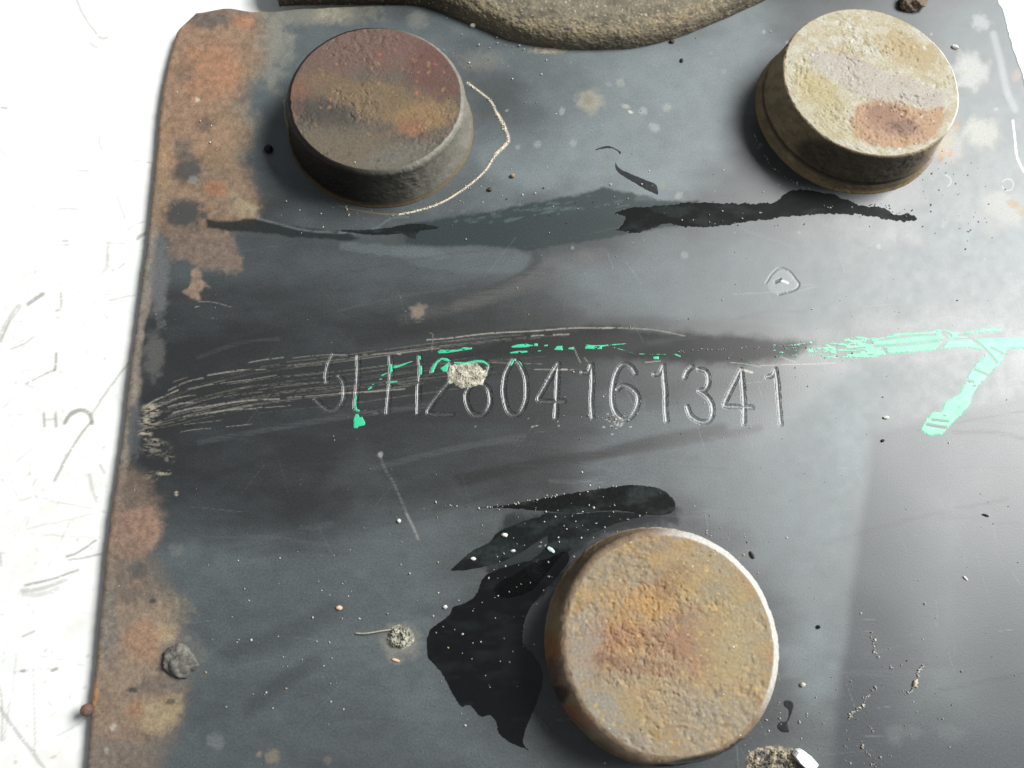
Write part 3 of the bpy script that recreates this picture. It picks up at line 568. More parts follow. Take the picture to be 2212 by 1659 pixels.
    cv.line(Q('f', [(620, 175), (650, 160)]), 5, K((40, 40, 40)), .9, h=-.0002)
    cv.line(Q('f', [(660, 165), (700, 180)]), 4, K((240, 235, 225)), .9)
    cv.line(Q('f', [(640, 250), (800, 215)]), 3, K((60, 66, 66)), .7, dash=.3, ds=8)
    cv.line(Q('c', [(430, 1480), (560, 1520), (700, 1570), (900, 1640)]), 7, K((90, 98, 98)), .45, dash=.3, ds=15, soft=3)
    # bright highlights painted along the ridge at the right edge
    cv.line(Q('m', [(1290, 110), (1310, 300), (1330, 460), (1395, 600)]), 4, K((250, 250, 250)), .8)
    cv.line(Q('n', [(1750, 520), (1850, 900), (1960, 1400), (2080, 1659)]), 14, K((200, 202, 205)), .25, soft=8)
    # gritty mess below the characters and near the lower stain
    for (o, x, y, rx, ry, n_) in [('e', 1800, 1080, 130, 60, 20), ('e', 1200, 1080, 300, 60, 6), ('h', 1550, 40, 90, 50, 14), ('h', 1340, 250, 60, 40, 8), ('h', 1400, 150, 260, 90, 14)]:
        rr = random.Random(int(x))
        for k in range(n_):
            u, v = Q(o, [(x + rr.gauss(0, .5) * rx, y + rr.gauss(0, .5) * ry)])[0]
            cv.blob(u, v, rr.uniform(1.2, 4), rr.uniform(1, 2), K((200, 200, 190)), .5, .6, rr.uniform(-.6, .2), .3, seed=k)

    # ---- shape: rolled edge, shallow undulation, recesses for the cut characters
    Z = undul(U, V) + cv.h
    rr_ = 1.3
    e = np.clip(1 - dE / rr_, 0, 1)
    Z -= .0013 * (1 - np.sqrt(np.maximum(0, 1 - e * e)))
    for ch, ss, pl in CHARS:
        allp = np.vstack(pl)
        i = np.nonzero((X > allp[:, 0].min() - .001) & (X < allp[:, 0].max() + .001) & (Y > allp[:, 1].min() - .001) & (Y < allp[:, 1].max() + .001))[0]
        d = np.full(len(i), 1.)
        for p in pl: d = np.minimum(d, pdist(X[i], Y[i], p))
        Z[i] -= .0007 * sstep(HW * 1.35, HW * .75, d)
    Pz = np.stack([X, Y, Z], -1)
    FACE.update(X=X, Y=Y, col=cv.col, rough=cv.rough, spec=cv.spec)
    F = grid_faces(NR, NC)
    idx = np.arange(NR * NC).reshape(NR, NC)
    loop = np.concatenate([idx[0, :], idx[1:, -1], idx[-1, -2::-1], idx[-2:0:-1, 0]])
    low = Pz[loop].copy(); low[:, 2] = -TH + .0002
    n0 = len(Pz); k = len(loop)
    j = np.arange(k); jn = (j + 1) % k
    SF = np.stack([loop[j], n0 + j, n0 + jn, loop[jn]], -1)
    colr = np.vstack([cv.col, np.tile(K((110, 100, 84)), (k, 1))])
    me = mesh_np('plate_body', np.vstack([Pz, low]) , np.vstack([F, SF]), colr, np.concatenate([cv.rough, np.full(k, .7)]), True, np.concatenate([cv.spec, np.ones(k)]))
    link('plate_body', me, M_PLATE, PLATE)
plate_face()

# ------------------------------------------------------------------ films and cut characters lying on or in the face
def field(name, bounds_px, fn, mat, res=.00009, parent=PLATE, pad=.0012, **kw):
    """Height field over a patch of the plate: fn(X, Y, U, V) -> keep value (>0 stays), z, colour, gloss"""
    B = unproj(bounds_px[:, 0], bounds_px[:, 1])
    x0, y0 = B.min(0) - pad; x1, y1 = B.max(0) + pad
    X, Y = np.meshgrid(np.arange(x0, x1, res), np.arange(y0, y1, res))
    U, V = proj(np.stack([X, Y, np.zeros_like(X)], -1))
    keep, Z, colr, gl = fn(X, Y, U, V)
    Z = Z + undul(U, V)
    f = grid_faces(*X.shape)
    ok = (keep > 0).ravel()
    f = f[ok[f].all(1)]
    used = np.unique(f)
    remap = np.full(X.size, -1); remap[used] = np.arange(len(used))
    c = np.array([X.ravel()[used].mean(), Y.ravel()[used].mean(), 0.])
    P = np.stack([X, Y, Z], -1).reshape(-1, 3)[used] - c
    me = mesh_np(name, P, remap[f], colr.reshape(-1, 3)[used], gl.ravel()[used])
    return link(name, me, mat, parent, c, **kw)

from mathutils.kdtree import KDTree
def cut_character(ch, ss, pl):
    allp = np.vstack(pl)
    near = np.nonzero((FACE['X'] > allp[:, 0].min() - .002) & (FACE['X'] < allp[:, 0].max() + .002) & (FACE['Y'] > allp[:, 1].min() - .002) & (FACE['Y'] < allp[:, 1].max() + .002))[0]
    kd = KDTree(len(near))
    for i, q in enumerate(near): kd.insert((FACE['X'][q], FACE['Y'][q], 0), i)
    kd.balance()
    def fn(X, Y, U, V):
        d = np.full(X.shape, 1.)
        for p in pl: d = np.minimum(d, pdist(X, Y, p))
        d = d + .00014 * (fbm(X * 3000, Y * 3000, 5, 4) - .5)
        r = d / HW
        Z = np.interp(r, [0, .35, .75, .98, 1.15, 1.35, 1.6, 1.8], [-.000085, -.00008, -.00005, -.00001, .00000, .000006, .000004, -.00002])
        Z += .00003 * (fbm(X * 2500, Y * 2500, 3, 3) - .5)
        g = sstep(1.1, .75, r)[..., None]
        n = fbm(X * 1800, Y * 1800, 8, 3)[..., None]
        base = np.zeros(X.shape + (3,)); gl = np.full(X.shape, .5)
        for a, b in zip(*np.nonzero(r < 1.85)):
            q = near[kd.find((X[a, b], Y[a, b], 0))[1]]
            base[a, b] = FACE['col'][q]; gl[a, b] = FACE['rough'][q]
        fade = .09 + .27 * sstep(950, 1650, U)[..., None]  # grooves painted paler to the right, where the sheen is strongest
        colr = base + g * alb((150, 153, 153)) * fade * (.45 + 1.1 * n)
        lip = (np.exp(-((r - 1.15) / .14) ** 2) * sstep(.54, .66, fbm(X * 1500, Y * 1500, 12, 3)))[..., None]
        colr = colr + (alb((190, 184, 170)) - colr) * lip * .3
        return 1.75 - r, Z, colr, gl
    field('engraved_character', np.vstack(ss), fn, M_PLATE, res=.00007)
for c in CHARS: cut_character(*c)

def film(name, polys, colr, gloss, nz, ns, z=.00005, mat=M_OIL, holes=(), res=.0001, streak=None, tint=None, tint_amt=0., wpx=8., seed=1, **kw):
    polys = [smooth_line(np.asarray(p), 3, True) if mat is not M_GREEN else np.asarray(p) for p in polys]
    def fn(X, Y, U, V):
        sd = np.full(X.shape, -1e9)
        for p in polys: sd = np.maximum(sd, sdist(U, V, p))
        sd = sd + nz * 2 * (fbm(U / ns, V / ns, seed, 4, .6) - .5)
        for h, w in holes: sd = np.minimum(sd, pdist(U, V, smooth_line(h, 6)) - w * .62 + 1.0 * (fbm(U / 6, V / 6, 4, 3) - .5))
        if streak is not None: sd = np.minimum(sd, streak(U, V))
        zz = -.000012 + z * sstep(0, wpx, sd)
        c = np.tile(np.asarray(colr, float), X.shape + (1,))
        if tint is not None:
            t = sstep(.45, .75, fbm(U / 50, V / 22, seed + 4, 4)) * tint_amt
            c += (np.asarray(tint) - c) * t[..., None]
        return sd, zz, c, np.full(X.shape, gloss) + .1 * (fbm(U / 12, V / 12, 2, 3) - .5)
    return field(name, np.vstack(polys), fn, mat, res=res, **kw)

BLK = (.0035, .0037, .0040)
film('oil_stain', [np.vstack([Q('h', [(1480, 330), (1400, 440), (1290, 560), (1215, 670), (1185, 780), (1190, 860), (1250, 920), (1300, 1000), (1315, 1080), (1290, 1200), (1240, 1330), (1200, 1420), (1190, 1500), (1225, 1555), (1150, 1530), (1080, 1500), (1010, 1440), (990, 1360), (960, 1330), (900, 1340), (830, 1270), (780, 1275), (720, 1200), (680, 1120), (640, 1050), (600, 1000), (560, 960), (550, 880), (560, 790), (600, 740), (660, 700), (700, 660), (720, 620), (800, 590), (860, 550), (890, 480), (930, 420), (1000, 380), (1120, 345), (1300, 300), (1450, 250)])])],
     BLK, .12, 2.8, 9, z=.000028, tint=(.012, .015, .015), tint_amt=.5, label='large wet black oil stain left of the ochre bolt head')
film('oil_stain', [Q('h', [(700, 392), (770, 320), (850, 255), (950, 205), (1000, 145), (1080, 105), (1200, 60), (1350, 30), (1650, 30), (1600, 70), (1450, 130), (1300, 200), (1150, 300), (1000, 360), (850, 395), (760, 405)]), Q('w', [(1165, 1110), (1240, 1106), (1330, 1102), (1405, 1112), (1310, 1142), (1240, 1187), (1200, 1228), (1150, 1285), (1080, 1300), (1060, 1262), (1120, 1226), (1180, 1172)])],
     (.009, .011, .011), .4, 1.6, 10, mat=M_GRIME, z=.000028, tint=(.03, .038, .038), tint_amt=.5, label='tapering oil streak joining the ragged streak to the large black stain')
film('oil_stain', [Q('w', [(928, 1084), (970, 1088), (1040, 1093), (1120, 1083), (1200, 1068), (1290, 1053), (1370, 1044), (1430, 1054), (1462, 1083), (1452, 1112), (1400, 1116), (1330, 1106), (1250, 1112), (1180, 1108), (1100, 1101), (1000, 1098)])],
     (.007, .008, .008), .4, 2.2, 9, mat=M_GRIME, z=.000028, tint=(.03, .038, .038), tint_amt=.5, seed=4, label='ragged black oil streak just above the ochre bolt head')
film('oil_stain', [np.vstack([Q('b', [(1750, 1370), (1850, 1325), (2200, 1292)]), Q('c', [(0, 1285), (300, 1292), (600, 1290), (680, 1225), (780, 1205), (1000, 1240), (1150, 1300), (1300, 1322), (1400, 1370), (1480, 1360), (1545, 1405), (1480, 1432), (1380, 1422), (1250, 1402), (1050, 1382), (800, 1392), (600, 1412), (300, 1452), (50, 1467)]), Q('b', [(2110, 1442), (2000, 1480), (1880, 1500), (1750, 1482), (1800, 1440), (1820, 1395)])])],
     (.006, .007, .007), .55, 4.2, 8, mat=M_GRIME, z=.000028, tint=(.017, .021, .021), tint_amt=.8, seed=6, label='long dark oil streak running under the dusty tan bolt head')
film('oil_stain', [Q('b', [(0, 1465), (250, 1457), (480, 1422), (620, 1440), (645, 1470), (520, 1492), (490, 1540), (440, 1532), (400, 1512), (200, 1517), (0, 1492), (-120, 1480)])],
     (.012, .014, .014), .5, 2, 8, mat=M_GRIME, z=.000028, tint=(.03, .036, .036), tint_amt=.6, seed=8, label='dark oil patch under the reddish brown bolt head')
film('oil_stain', [Q('i', [(670, 1225), (720, 1218), (742, 1260), (722, 1330), (703, 1372), (712, 1432), (650, 1432), (622, 1393), (650, 1355), (688, 1350), (696, 1290), (668, 1265)])],
     (.006, .0065, .007), .3, 1.0, 6, z=.000028, seed=3, wpx=5, label='small dumbbell shaped black drip right of the ochre bolt head')
film('grease_smear', [Q('b', [(1615, 975), (1650, 942), (1720, 925), (1790, 950), (1815, 975), (1800, 1008), (1780, 1028), (1800, 1070), (1850, 1095), (1920, 1125), (1985, 1150), (2040, 1180), (2050, 1255), (1990, 1240), (1900, 1190), (1800, 1130), (1758, 1080), (1760, 1030), (1788, 992), (1740, 960), (1670, 968)])],
     (.026, .028, .030), .5, 1.2, 7, z=.000028, seed=5, mat=M_GRIME, tint=(.035, .038, .04), tint_amt=.6, label='thin hooked grey smear between the upper bolt heads')

# mint green paint: a struck-through line with a hooked end, mostly worn away
MINT = np.array((.14, .45, .295)); MINT2 = np.array((.04, .46, .25))
flk = lambda t, s1=26, s2=3.2, sd=9: (lambda U, V: (fbm(U / s1, V / s2, sd, 4, .65) - t) * 30)
def worn(U, V):       # the line thins out to the left
    t = np.interp(U, [1660, 1790, 1850, 1950], [.64, .51, .35, .15])
    return (fbm(U / 16, V / 3.0, 9, 4, .65) - t) * 30
film('paint_mark', [Q('f', [(600, 560), (900, 545), (1150, 520), (1230, 530), (1310, 530), (1380, 500), (1600, 488), (1660, 468), (1720, 480), (1800, 495), (2000, 463), (2078, 470), (2078, 492), (1800, 508), (1900, 530), (2240, 522), (2240, 605), (2110, 603), (2080, 680), (2020, 735), (1960, 800), (1900, 870), (1870, 960), (1800, 1040), (1740, 1100), (1690, 1155), (1600, 1165), (1545, 1130), (1575, 1060), (1620, 1008), (1680, 1000), (1700, 940), (1790, 890), (1830, 820), (1850, 770), (1900, 700), (1955, 650), (1960, 622), (1880, 600), (1690, 605), (1600, 622), (1450, 632), (1340, 640), (1200, 668), (1000, 668), (800, 650), (600, 650)])],
     MINT, .45, 3.0, 4.5, tint=(.21, .46, .34), tint_amt=.5, z=.00006, mat=M_GREEN, streak=worn, wpx=4, seed=2,
     holes=[(Q('f', [(1250, 588), (1450, 575), (1690, 548), (1900, 532), (2212, 520)]), 1.1), (Q('f', [(1280, 545), (1480, 520), (1640, 512)]), .9), (Q('f', [(1690, 500), (1712, 530), (1690, 575), (1655, 610)]), 4.2), (Q('f', [(1670, 470), (1740, 520)]), 1.6), (Q('f', [(1870, 530), (1950, 600), (2030, 690)]), 2.2),
            (Q('f', [(1800, 512), (1950, 520), (2250, 503)]), 4.0), (Q('f', [(1300, 590), (1330, 630)]), 1.3), (Q('f', [(1890, 735), (1980, 775)]), .8), (Q('f', [(1620, 1060), (1720, 1070)]), .9), (Q('f', [(1590, 1090), (1640, 1100), (1710, 1110)]), 2.6), (Q('f', [(1830, 805), (1880, 815)]), 1.6), (Q('f', [(2000, 600), (2080, 640)]), .9)],
     label='wide worn mint green paint stripe with a hooked lower end')
def flakes(pts_list, lab, thr=.38, s1=9, sd=3):
    film('paint_mark', pts_list, MINT2, .42, .8, 5, z=.00005, mat=M_GREEN, wpx=3, res=.00008, seed=sd, streak=flk(thr, s1, 3.0, sd), label=lab)
flakes([Q('j', [(1115, 245), (1140, 230), (1220, 232), (1325, 212), (1390, 212), (1390, 232), (1330, 240), (1220, 258), (1125, 265)]), Q('j', [(1685, 205), (1740, 190), (1810, 183), (1865, 192), (1865, 208), (1800, 218), (1700, 220)]), Q('j', [(1680, 252), (1740, 240), (1868, 235), (1868, 248), (1780, 262), (1690, 265)]),
        Q('j', [(1870, 180), (1905, 180), (1905, 208), (1870, 208)]), Q('j', [(1950, 190), (1985, 190), (1985, 208), (1950, 210)]), Q('j', [(2025, 235), (2050, 200), (2100, 200), (2105, 240)]), Q('j', [(2140, 215), (2185, 208), (2185, 235), (2140, 232)]), Q('j', [(1900, 235), (1940, 235), (1940, 250), (1900, 250)]),
        Q('k', [(410, 190), (520, 195), (640, 185), (730, 180), (730, 190), (620, 202), (540, 212), (540, 230), (400, 228)]), Q('k', [(560, 205), (640, 212), (740, 240), (790, 260), (900, 262), (1040, 264), (1040, 274), (800, 270), (740, 250), (640, 222)]), Q('k', [(1080, 258), (1120, 262), (1165, 285), (1150, 292), (1090, 270)]),
        Q('k', [(935, 285), (985, 280), (985, 310), (940, 312)])], 'broken row of mint green paint flecks above the engraved digits', .30, 12)
flakes([Q('j', [(458, 770), (475, 735), (500, 735), (510, 760), (530, 755), (555, 800), (550, 825), (500, 838), (490, 850), (458, 850)])], 'square mint green paint blot under the engraved letter L', .05, 12, 5)
flakes([Q('j', [(770, 358), (830, 345), (925, 315), (925, 328), (870, 350), (800, 378), (770, 380)]), Q('j', [(670, 430), (730, 405), (735, 415), (680, 445)]), Q('j', [(565, 540), (600, 515), (612, 535), (575, 552)]), Q('j', [(600, 505), (620, 495), (625, 505), (605, 515)]), Q('j', [(655, 460), (685, 455), (685, 470), (658, 470)]),
        Q('j', [(740, 345), (765, 345), (765, 405), (750, 422), (738, 415)]), Q('j', [(730, 482), (805, 475), (800, 490), (740, 498)]), Q('j', [(735, 508), (752, 508), (750, 525), (738, 522)]), Q('j', [(972, 355), (998, 358), (995, 430), (975, 432)]), Q('j', [(958, 285), (985, 280), (992, 312), (970, 312)]),
        Q('j', [(1060, 415), (1075, 360), (1110, 315), (1150, 292), (1195, 298), (1225, 325), (1190, 325), (1150, 312), (1115, 345), (1085, 415)]), Q('j', [(1135, 380), (1185, 340), (1210, 340), (1195, 410), (1160, 405)]), Q('j', [(1240, 325), (1330, 328), (1420, 312), (1480, 315), (1525, 350), (1528, 370), (1505, 355), (1460, 332), (1400, 335), (1330, 348), (1250, 342)]),
        Q('j', [(1680, 358), (1710, 300), (1728, 305), (1700, 360)]), Q('j', [(1748, 320), (1765, 322), (1790, 360), (1780, 368)]), Q('j', [(470, 590), (488, 590), (480, 660), (490, 695), (512, 705), (505, 722), (478, 715), (462, 685)])], 'mint green paint left in the tops of the first engraved characters', .18, 8, 7)

# ------------------------------------------------------------------ bolt heads
def bolt(top_px, h, rt, rb, label, painter, groove=False, flank=.0, seed=0, rim=.0009, amp=.00010):
    c = unproj(*top_px, h)
    NA = 420
    prof = [(rt * k / 90, h) for k in range(0, 86)]
    r0 = rt - rim
    prof = [(r0 * (k / 130.), h) for k in range(0, 131)]
    for k in range(1, 13):
        a = k / 12 * (math.pi / 2) * .93
        prof.append((r0 + rim * math.sin(a), h - rim * (1 - math.cos(a))))
    z1 = prof[-1][1]; r1 = prof[-1][0]
    n2 = 46
    for k in range(1, n2 + 1):
        t = k / n2
        z = z1 * (1 - t)
        r = r1 + (rb - r1) * (t ** 1.6 * .75 + t * .25)
        if groove and .70 < t < .80: r -= .0004 * math.sin((t - .70) / .10 * math.pi)
        if t > .93: r += (t - .93) / .07 * .0002
        prof.append((r, z - .0004 * (t == 1)))
    prof = np.array(prof); NPf = len(prof)
    A = np.linspace(0, 2 * math.pi, NA, endpoint=False)
    prof[0, 0] = 1e-6
    r = prof[:, 0][:, None] * np.ones((1, NA)); z = prof[:, 1][:, None] * np.ones((1, NA))
    X = r * np.cos(A); Y = r * np.sin(A)
    k = np.arange(NPf)[:, None] * np.ones((1, NA))
    s = np.concatenate([[0], np.cumsum(np.hypot(*np.diff(prof, axis=0).T))])[:, None] * np.ones((1, NA))
    istop = k < 132
    nx, ny = np.where(istop, X * 1000, A * 18), np.where(istop, Y * 1000, s * 1000)
    wob = fbm(np.cos(A) * 3 + seed, np.sin(A) * 3, seed, 4, .6)[None, :] - .5
    edge = sstep(.6, 1.0, r / rt) * .0003 * wob
    X, Y = X * (1 + edge / rt), Y * (1 + edge / rt)
    U, V = proj(np.stack([X + c[0], Y + c[1], z], -1))
    cv = Canvas(U, V, (.12, .1, .08), .7)
    cv.top = istop.ravel(); cv.z = z.ravel() / h; cv.ang = (np.ones((NPf, 1)) * A).ravel(); cv.r = r.ravel() / rt
    painter(cv)
    d = (fbm(nx * .9, ny * .9, seed, 3, .6) - .5)
    pit = sstep(.60, .82, fbm(nx * 1.5, ny * 1.5, seed + 4, 2))
    pat = .3 + 1.5 * sstep(.42, .66, fbm(nx * .16, ny * .16, seed + 11, 3))
    fine = fbm(nx * 2.6, ny * 2.6, seed + 2, 2) - .5
    D = (amp * 1.3 * d * pat + amp * .40 * fine * (.4 + pat * .6) - amp * .55 * pit * pat) + cv.h.reshape(r.shape)
    D = D * np.where(k < 2, 0, 1)
    X = X + np.where(istop, 0, np.cos(A) * D); Y = Y + np.where(istop, 0, np.sin(A) * D)
    z = z + np.where(istop, D, 0) * sstep(1.0, .95, r / rt)
    P = np.stack([X, Y, z], -1).reshape(-1, 3)
    i = np.arange(NPf * NA).reshape(NPf, NA)
    i2 = np.concatenate([i, i[:, :1]], 1)
    F = np.stack([i2[:-1, :-1], i2[1:, :-1], i2[1:, 1:], i2[:-1, 1:]], -1).reshape(-1, 4)
    me = mesh_np('bolt_head', P, F, cv.col, cv.rough)
    link('bolt_head', me, M_RUST, PLATE, (c[0], c[1], 0), label=label)

def mottle(cv, cols, s, seed, a=1.):
    for k, (c, t) in enumerate(cols):
        m = a * sstep(t - .07, t + .07, fbm(cv.U / s, cv.V / (s * .7), seed + k * 5, 5, .62))
        cv.col += (alb(c) - cv.col) * m[:, None]
def spots(cv, n, c, r0, r1, a, seed, box):
    rr = random.Random(seed)
    for k in range(n):
        cv.blob(rr.uniform(box[0], box[2]), rr.uniform(box[1], box[3]), rr.uniform(r0, r1), rr.uniform(r0, r1) * .7, alb(c), a * rr.uniform(.5, 1), .7, rr.uniform(0, 3), .5, seed=k)

def paint_a(cv):
    cv.col[:] = alb((104, 90, 76)); cv.rough[:] = .68
    mottle(cv, [((112, 88, 72), .5), ((96, 88, 74), .55)], 40, 3)
    B = cv.blob
    B(830, 90, 210, 62, alb((122, 84, 72)), .85, .8, .1, .4, .5, seed=3)
    B(960, 150, 70, 80, alb((112, 68, 58)), .8, .8, .8, .4, .5, seed=4)
    B(700, 130, 110, 60, alb((118, 88, 76)), .8, .8, -.4, .4, seed=5)
    B(640, 215, 26, 45, alb((140, 82, 58)), .7, .8, 0, .4, seed=6)
    B(820, 215, 150, 40, alb((132, 104, 62)), .75, .9, .2, .5, seed=7)
    B(910, 255, 70, 30, alb((150, 112, 60)), .8, .8, -.2, .5, seed=8)
    B(890, 275, 30, 22, alb((150, 90, 58)), .6, .8, 0, .5, seed=9)
    B(695, 250, 70, 34, alb((74, 70, 62)), .85, .9, .2, .5, seed=10)
    B(760, 320, 160, 40, alb((116, 102, 80)), .7, .9, .25, .4, seed=11)
    B(860, 335, 80, 22, alb((110, 110, 100)), .6, .8, -.2, .4, seed=12)
    spots(cv, 60, (60, 50, 42), 2, 6, .5, 2, (620, 60, 1000, 370)); spots(cv, 40, (170, 120, 70), 2, 6, .6, 4, (680, 120, 960, 300)); spots(cv, 8, (205, 80, 50), 2, 5, .8, 9, (800, 80, 1000, 210))
    lum = (cv.col * [.3, .55, .15]).sum(-1, keepdims=True)
    cv.col += (lum * [1.06, 1., .9] - cv.col) * .24
    cv.col *= .92
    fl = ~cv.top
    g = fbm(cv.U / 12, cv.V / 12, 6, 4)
    side = sstep(-.35, .75, np.cos(cv.ang - .15))  # shading in the colour: flank dark where unlit, pale grey where lit
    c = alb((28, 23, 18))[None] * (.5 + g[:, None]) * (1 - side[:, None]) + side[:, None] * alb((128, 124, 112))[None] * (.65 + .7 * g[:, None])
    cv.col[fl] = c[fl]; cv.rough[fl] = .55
    i = np.nonzero(fl)[0]
    cv.put(i, (sstep(.16, .04, cv.z) * .7)[i], alb((120, 98, 62)))

def paint_b(cv):
    cv.col[:] = alb((186, 176, 148)); cv.rough[:] = .75
    mottle(cv, [((176, 160, 124), .52), ((196, 190, 170), .55)], 26, 5, .8)
    B = cv.blob
    B(1960, 110, 70, 36, alb((176, 150, 98)), .65, .9, .5, .5, seed=4); B(1760, 190, 50, 30, alb((182, 165, 112)), .7, .9, .6, .5, seed=5); B(1800, 260, 60, 40, alb((178, 164, 120)), .6, .9, .6, .5, seed=6)
    cv.poly(Q('c', [(820, 330), (900, 330), (1060, 340), (1200, 400), (1330, 460), (1500, 500), (1620, 560), (1720, 600), (1700, 690), (1600, 690), (1450, 640), (1250, 640), (1120, 600), (1020, 520), (920, 470), (850, 400)]), alb((176, 166, 154)), .75, 10, 5, 12, .66, h=.00008)
    cv.poly(Q('c', [(1130, 680), (1280, 640), (1400, 660), (1560, 700), (1700, 690), (1690, 800), (1640, 870), (1540, 930), (1400, 950), (1250, 940), (1130, 880), (1110, 780)]), alb((178, 134, 96)), .85, 12, 6, 14, .66)
    B(*Q('c', [(1340, 750)])[0], 48, 28, alb((140, 100, 80)), .7, .9, .3, .6, seed=8); B(*Q('c', [(1450, 820)])[0], 30, 16, alb((118, 86, 72)), .7, .8, .1, .6, seed=9)
    spots(cv, 110, (120, 104, 76), 1.5, 4, .6, 3, (1695, 20, 2070, 330)); spots(cv, 60, (232, 226, 205), 1.5, 4, .6, 6, (1695, 20, 2070, 330)); spots(cv, 26, (90, 58, 44), 1.5, 4.5, .7, 8, (1860, 220, 2020, 300))
    cv.col *= [.93, .94, .97]
    fl = ~cv.top
    g = fbm(cv.U / 14, cv.V / 14, 6, 4)
    cv.col[fl] = (alb((150, 130, 98))[None] * (.6 + .8 * g[:, None]))[fl]; cv.rough[fl] = .7
    lit = sstep(.5, .95, np.cos(cv.ang - .25)) * fl  # flank colour lightened on the side facing the window light
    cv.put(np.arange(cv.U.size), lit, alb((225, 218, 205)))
    i = np.nonzero(fl)[0]                                     # black oily lower front of the flank
    d = sdist(cv.U[i], cv.V[i], Q('c', [(740, 930), (830, 880), (950, 900), (1100, 960), (1400, 1000), (1560, 985), (1600, 1010), (1500, 1110), (1380, 1190), (1200, 1215), (1000, 1170), (860, 1090), (770, 1020)]))
    cv.put(i, .75 * sstep(-12, 14, d + 14 * (g[i] - .5)), np.array((.026, .022, .019)), .4)
    cv.put(i, (sstep(.30, .25, cv.z) * sstep(.17, .22, cv.z) * .75)[i], alb((60, 50, 36)))
    cv.put(i, (sstep(.12, .03, cv.z) * .6)[i], alb((150, 128, 84)))

def paint_c(cv):
    cv.col[:] = alb((160, 134, 96), .8, 0); cv.rough[:] = .68
    mottle(cv, [((150, 136, 112), .5), ((160, 126, 84), .52), ((140, 124, 102), .58)], 46, 7, .7)
    B = cv.blob
    for (u, v, ru, rv, c, a) in [(1340, 1390, 70, 50, (156, 104, 68), .75), (1460, 1400, 90, 40, (150, 112, 82), .6), (1490, 1380, 60, 60, (146, 106, 84), .7), (1390, 1300, 60, 40, (176, 130, 72), .8), (1500, 1250, 80, 40, (170, 142, 92), .7), (1330, 1250, 60, 40, (150, 134, 106), .7),
                                  (1560, 1330, 60, 90, (158, 140, 100), .7), (1600, 1420, 60, 100, (160, 146, 112), .7), (1420, 1470, 120, 50, (160, 140, 110), .7), (1380, 1540, 110, 50, (158, 140, 100), .6), (1520, 1560, 100, 50, (144, 136, 122), .7), (1255, 1420, 34, 110, (146, 140, 132), .75), (1290, 1530, 60, 40, (138, 138, 134), .75), (1350, 1600, 80, 26, (134, 134, 130), .75),
                                  (1310, 1425, 26, 20, (112, 76, 62), .7), (1420, 1445, 40, 16, (128, 92, 74), .7), (1440, 1265, 26, 26, (120, 88, 62), .7), (1470, 1230, 26, 16, (112, 82, 60), .6), (1350, 1440, 40, 20, (122, 92, 78), .6), (1545, 1270, 30, 24, (134, 128, 118), .7), (1505, 1215, 60, 20, (150, 142, 120), .5)]:
        B(u, v, ru, rv, alb(c, .8, .05), a * .72, 1.1, .3, .7, .4, seed=int(u))
    spots(cv, 160, (196, 160, 96), 2, 7, .6, 3, (1215, 1150, 1680, 1640)); spots(cv, 130, (96, 80, 66), 1.5, 5, .55, 5, (1215, 1150, 1680, 1640)); spots(cv, 60, (140, 140, 134), 2, 9, .35, 7, (1215, 1150, 1680, 1640)); spots(cv, 40, (215, 200, 170), 1.5, 3.5, .7, 9, (1215, 1150, 1680, 1640)); spots(cv, 26, (130, 62, 40), 2, 5, .6, 12, (1280, 1330, 1520, 1470))
    i = np.nonzero(cv.top)[0]
    cv.put(i, (sstep(.90, .97, cv.r) * .65)[i], alb((148, 146, 140)))
    fl = ~cv.top
    g = fbm(cv.U / 16, cv.V / 16, 6, 4)
    cv.col[fl] = (alb((140, 118, 92))[None] * (.6 + .8 * g[:, None]))[fl]; cv.rough[fl] = .6
    lit = sstep(.3, .75, np.cos(cv.ang - .65)) * fl  # bright lit rim painted into the flank colour
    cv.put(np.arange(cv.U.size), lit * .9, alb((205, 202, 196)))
    i = np.nonzero(fl)[0]
    for (u, v, ru, rv, c, a) in [(1190, 1330, 22, 60, (170, 150, 110), .8), (1190, 1400, 24, 40, (168, 118, 78), .85), (1188, 1450, 24, 34, (120, 92, 84), .85), (1205, 1500, 26, 26, (70, 58, 52), .9), (1235, 1540, 22, 26, (156, 104, 70), .85), (1255, 1555, 30, 20, (150, 104, 74), .7), (1300, 1610, 40, 20, (124, 106, 82), .7)]:
        s_ = Canvas.__new__(Canvas)
        x = cv.U[i] - u; y = cv.V[i] - v
        cv.put(i, a * sstep(1.2, .6, np.hypot(x / ru, y / rv) + .5 * (g[i] - .5)), alb(c))
    d = sdist(cv.U[i], cv.V[i], np.array([(1400, 1655), (1480, 1636), (1560, 1620), (1610, 1590), (1640, 1560), (1660, 1570), (1640, 1610), (1560, 1680), (1400, 1690)], float))
    cv.put(i, sstep(-4, 6, d + 6 * (g[i] - .5)), np.array((.02, .02, .018)), .4)

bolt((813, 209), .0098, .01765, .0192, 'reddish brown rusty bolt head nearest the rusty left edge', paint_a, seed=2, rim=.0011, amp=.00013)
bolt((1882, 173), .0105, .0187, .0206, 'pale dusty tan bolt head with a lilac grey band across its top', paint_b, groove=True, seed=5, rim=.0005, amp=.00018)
bolt((1448, 1386), .0090, .0183, .0195, 'mottled ochre rusted bolt head beside the large black oil stain', paint_c, seed=8, rim=.0016, amp=.00016)

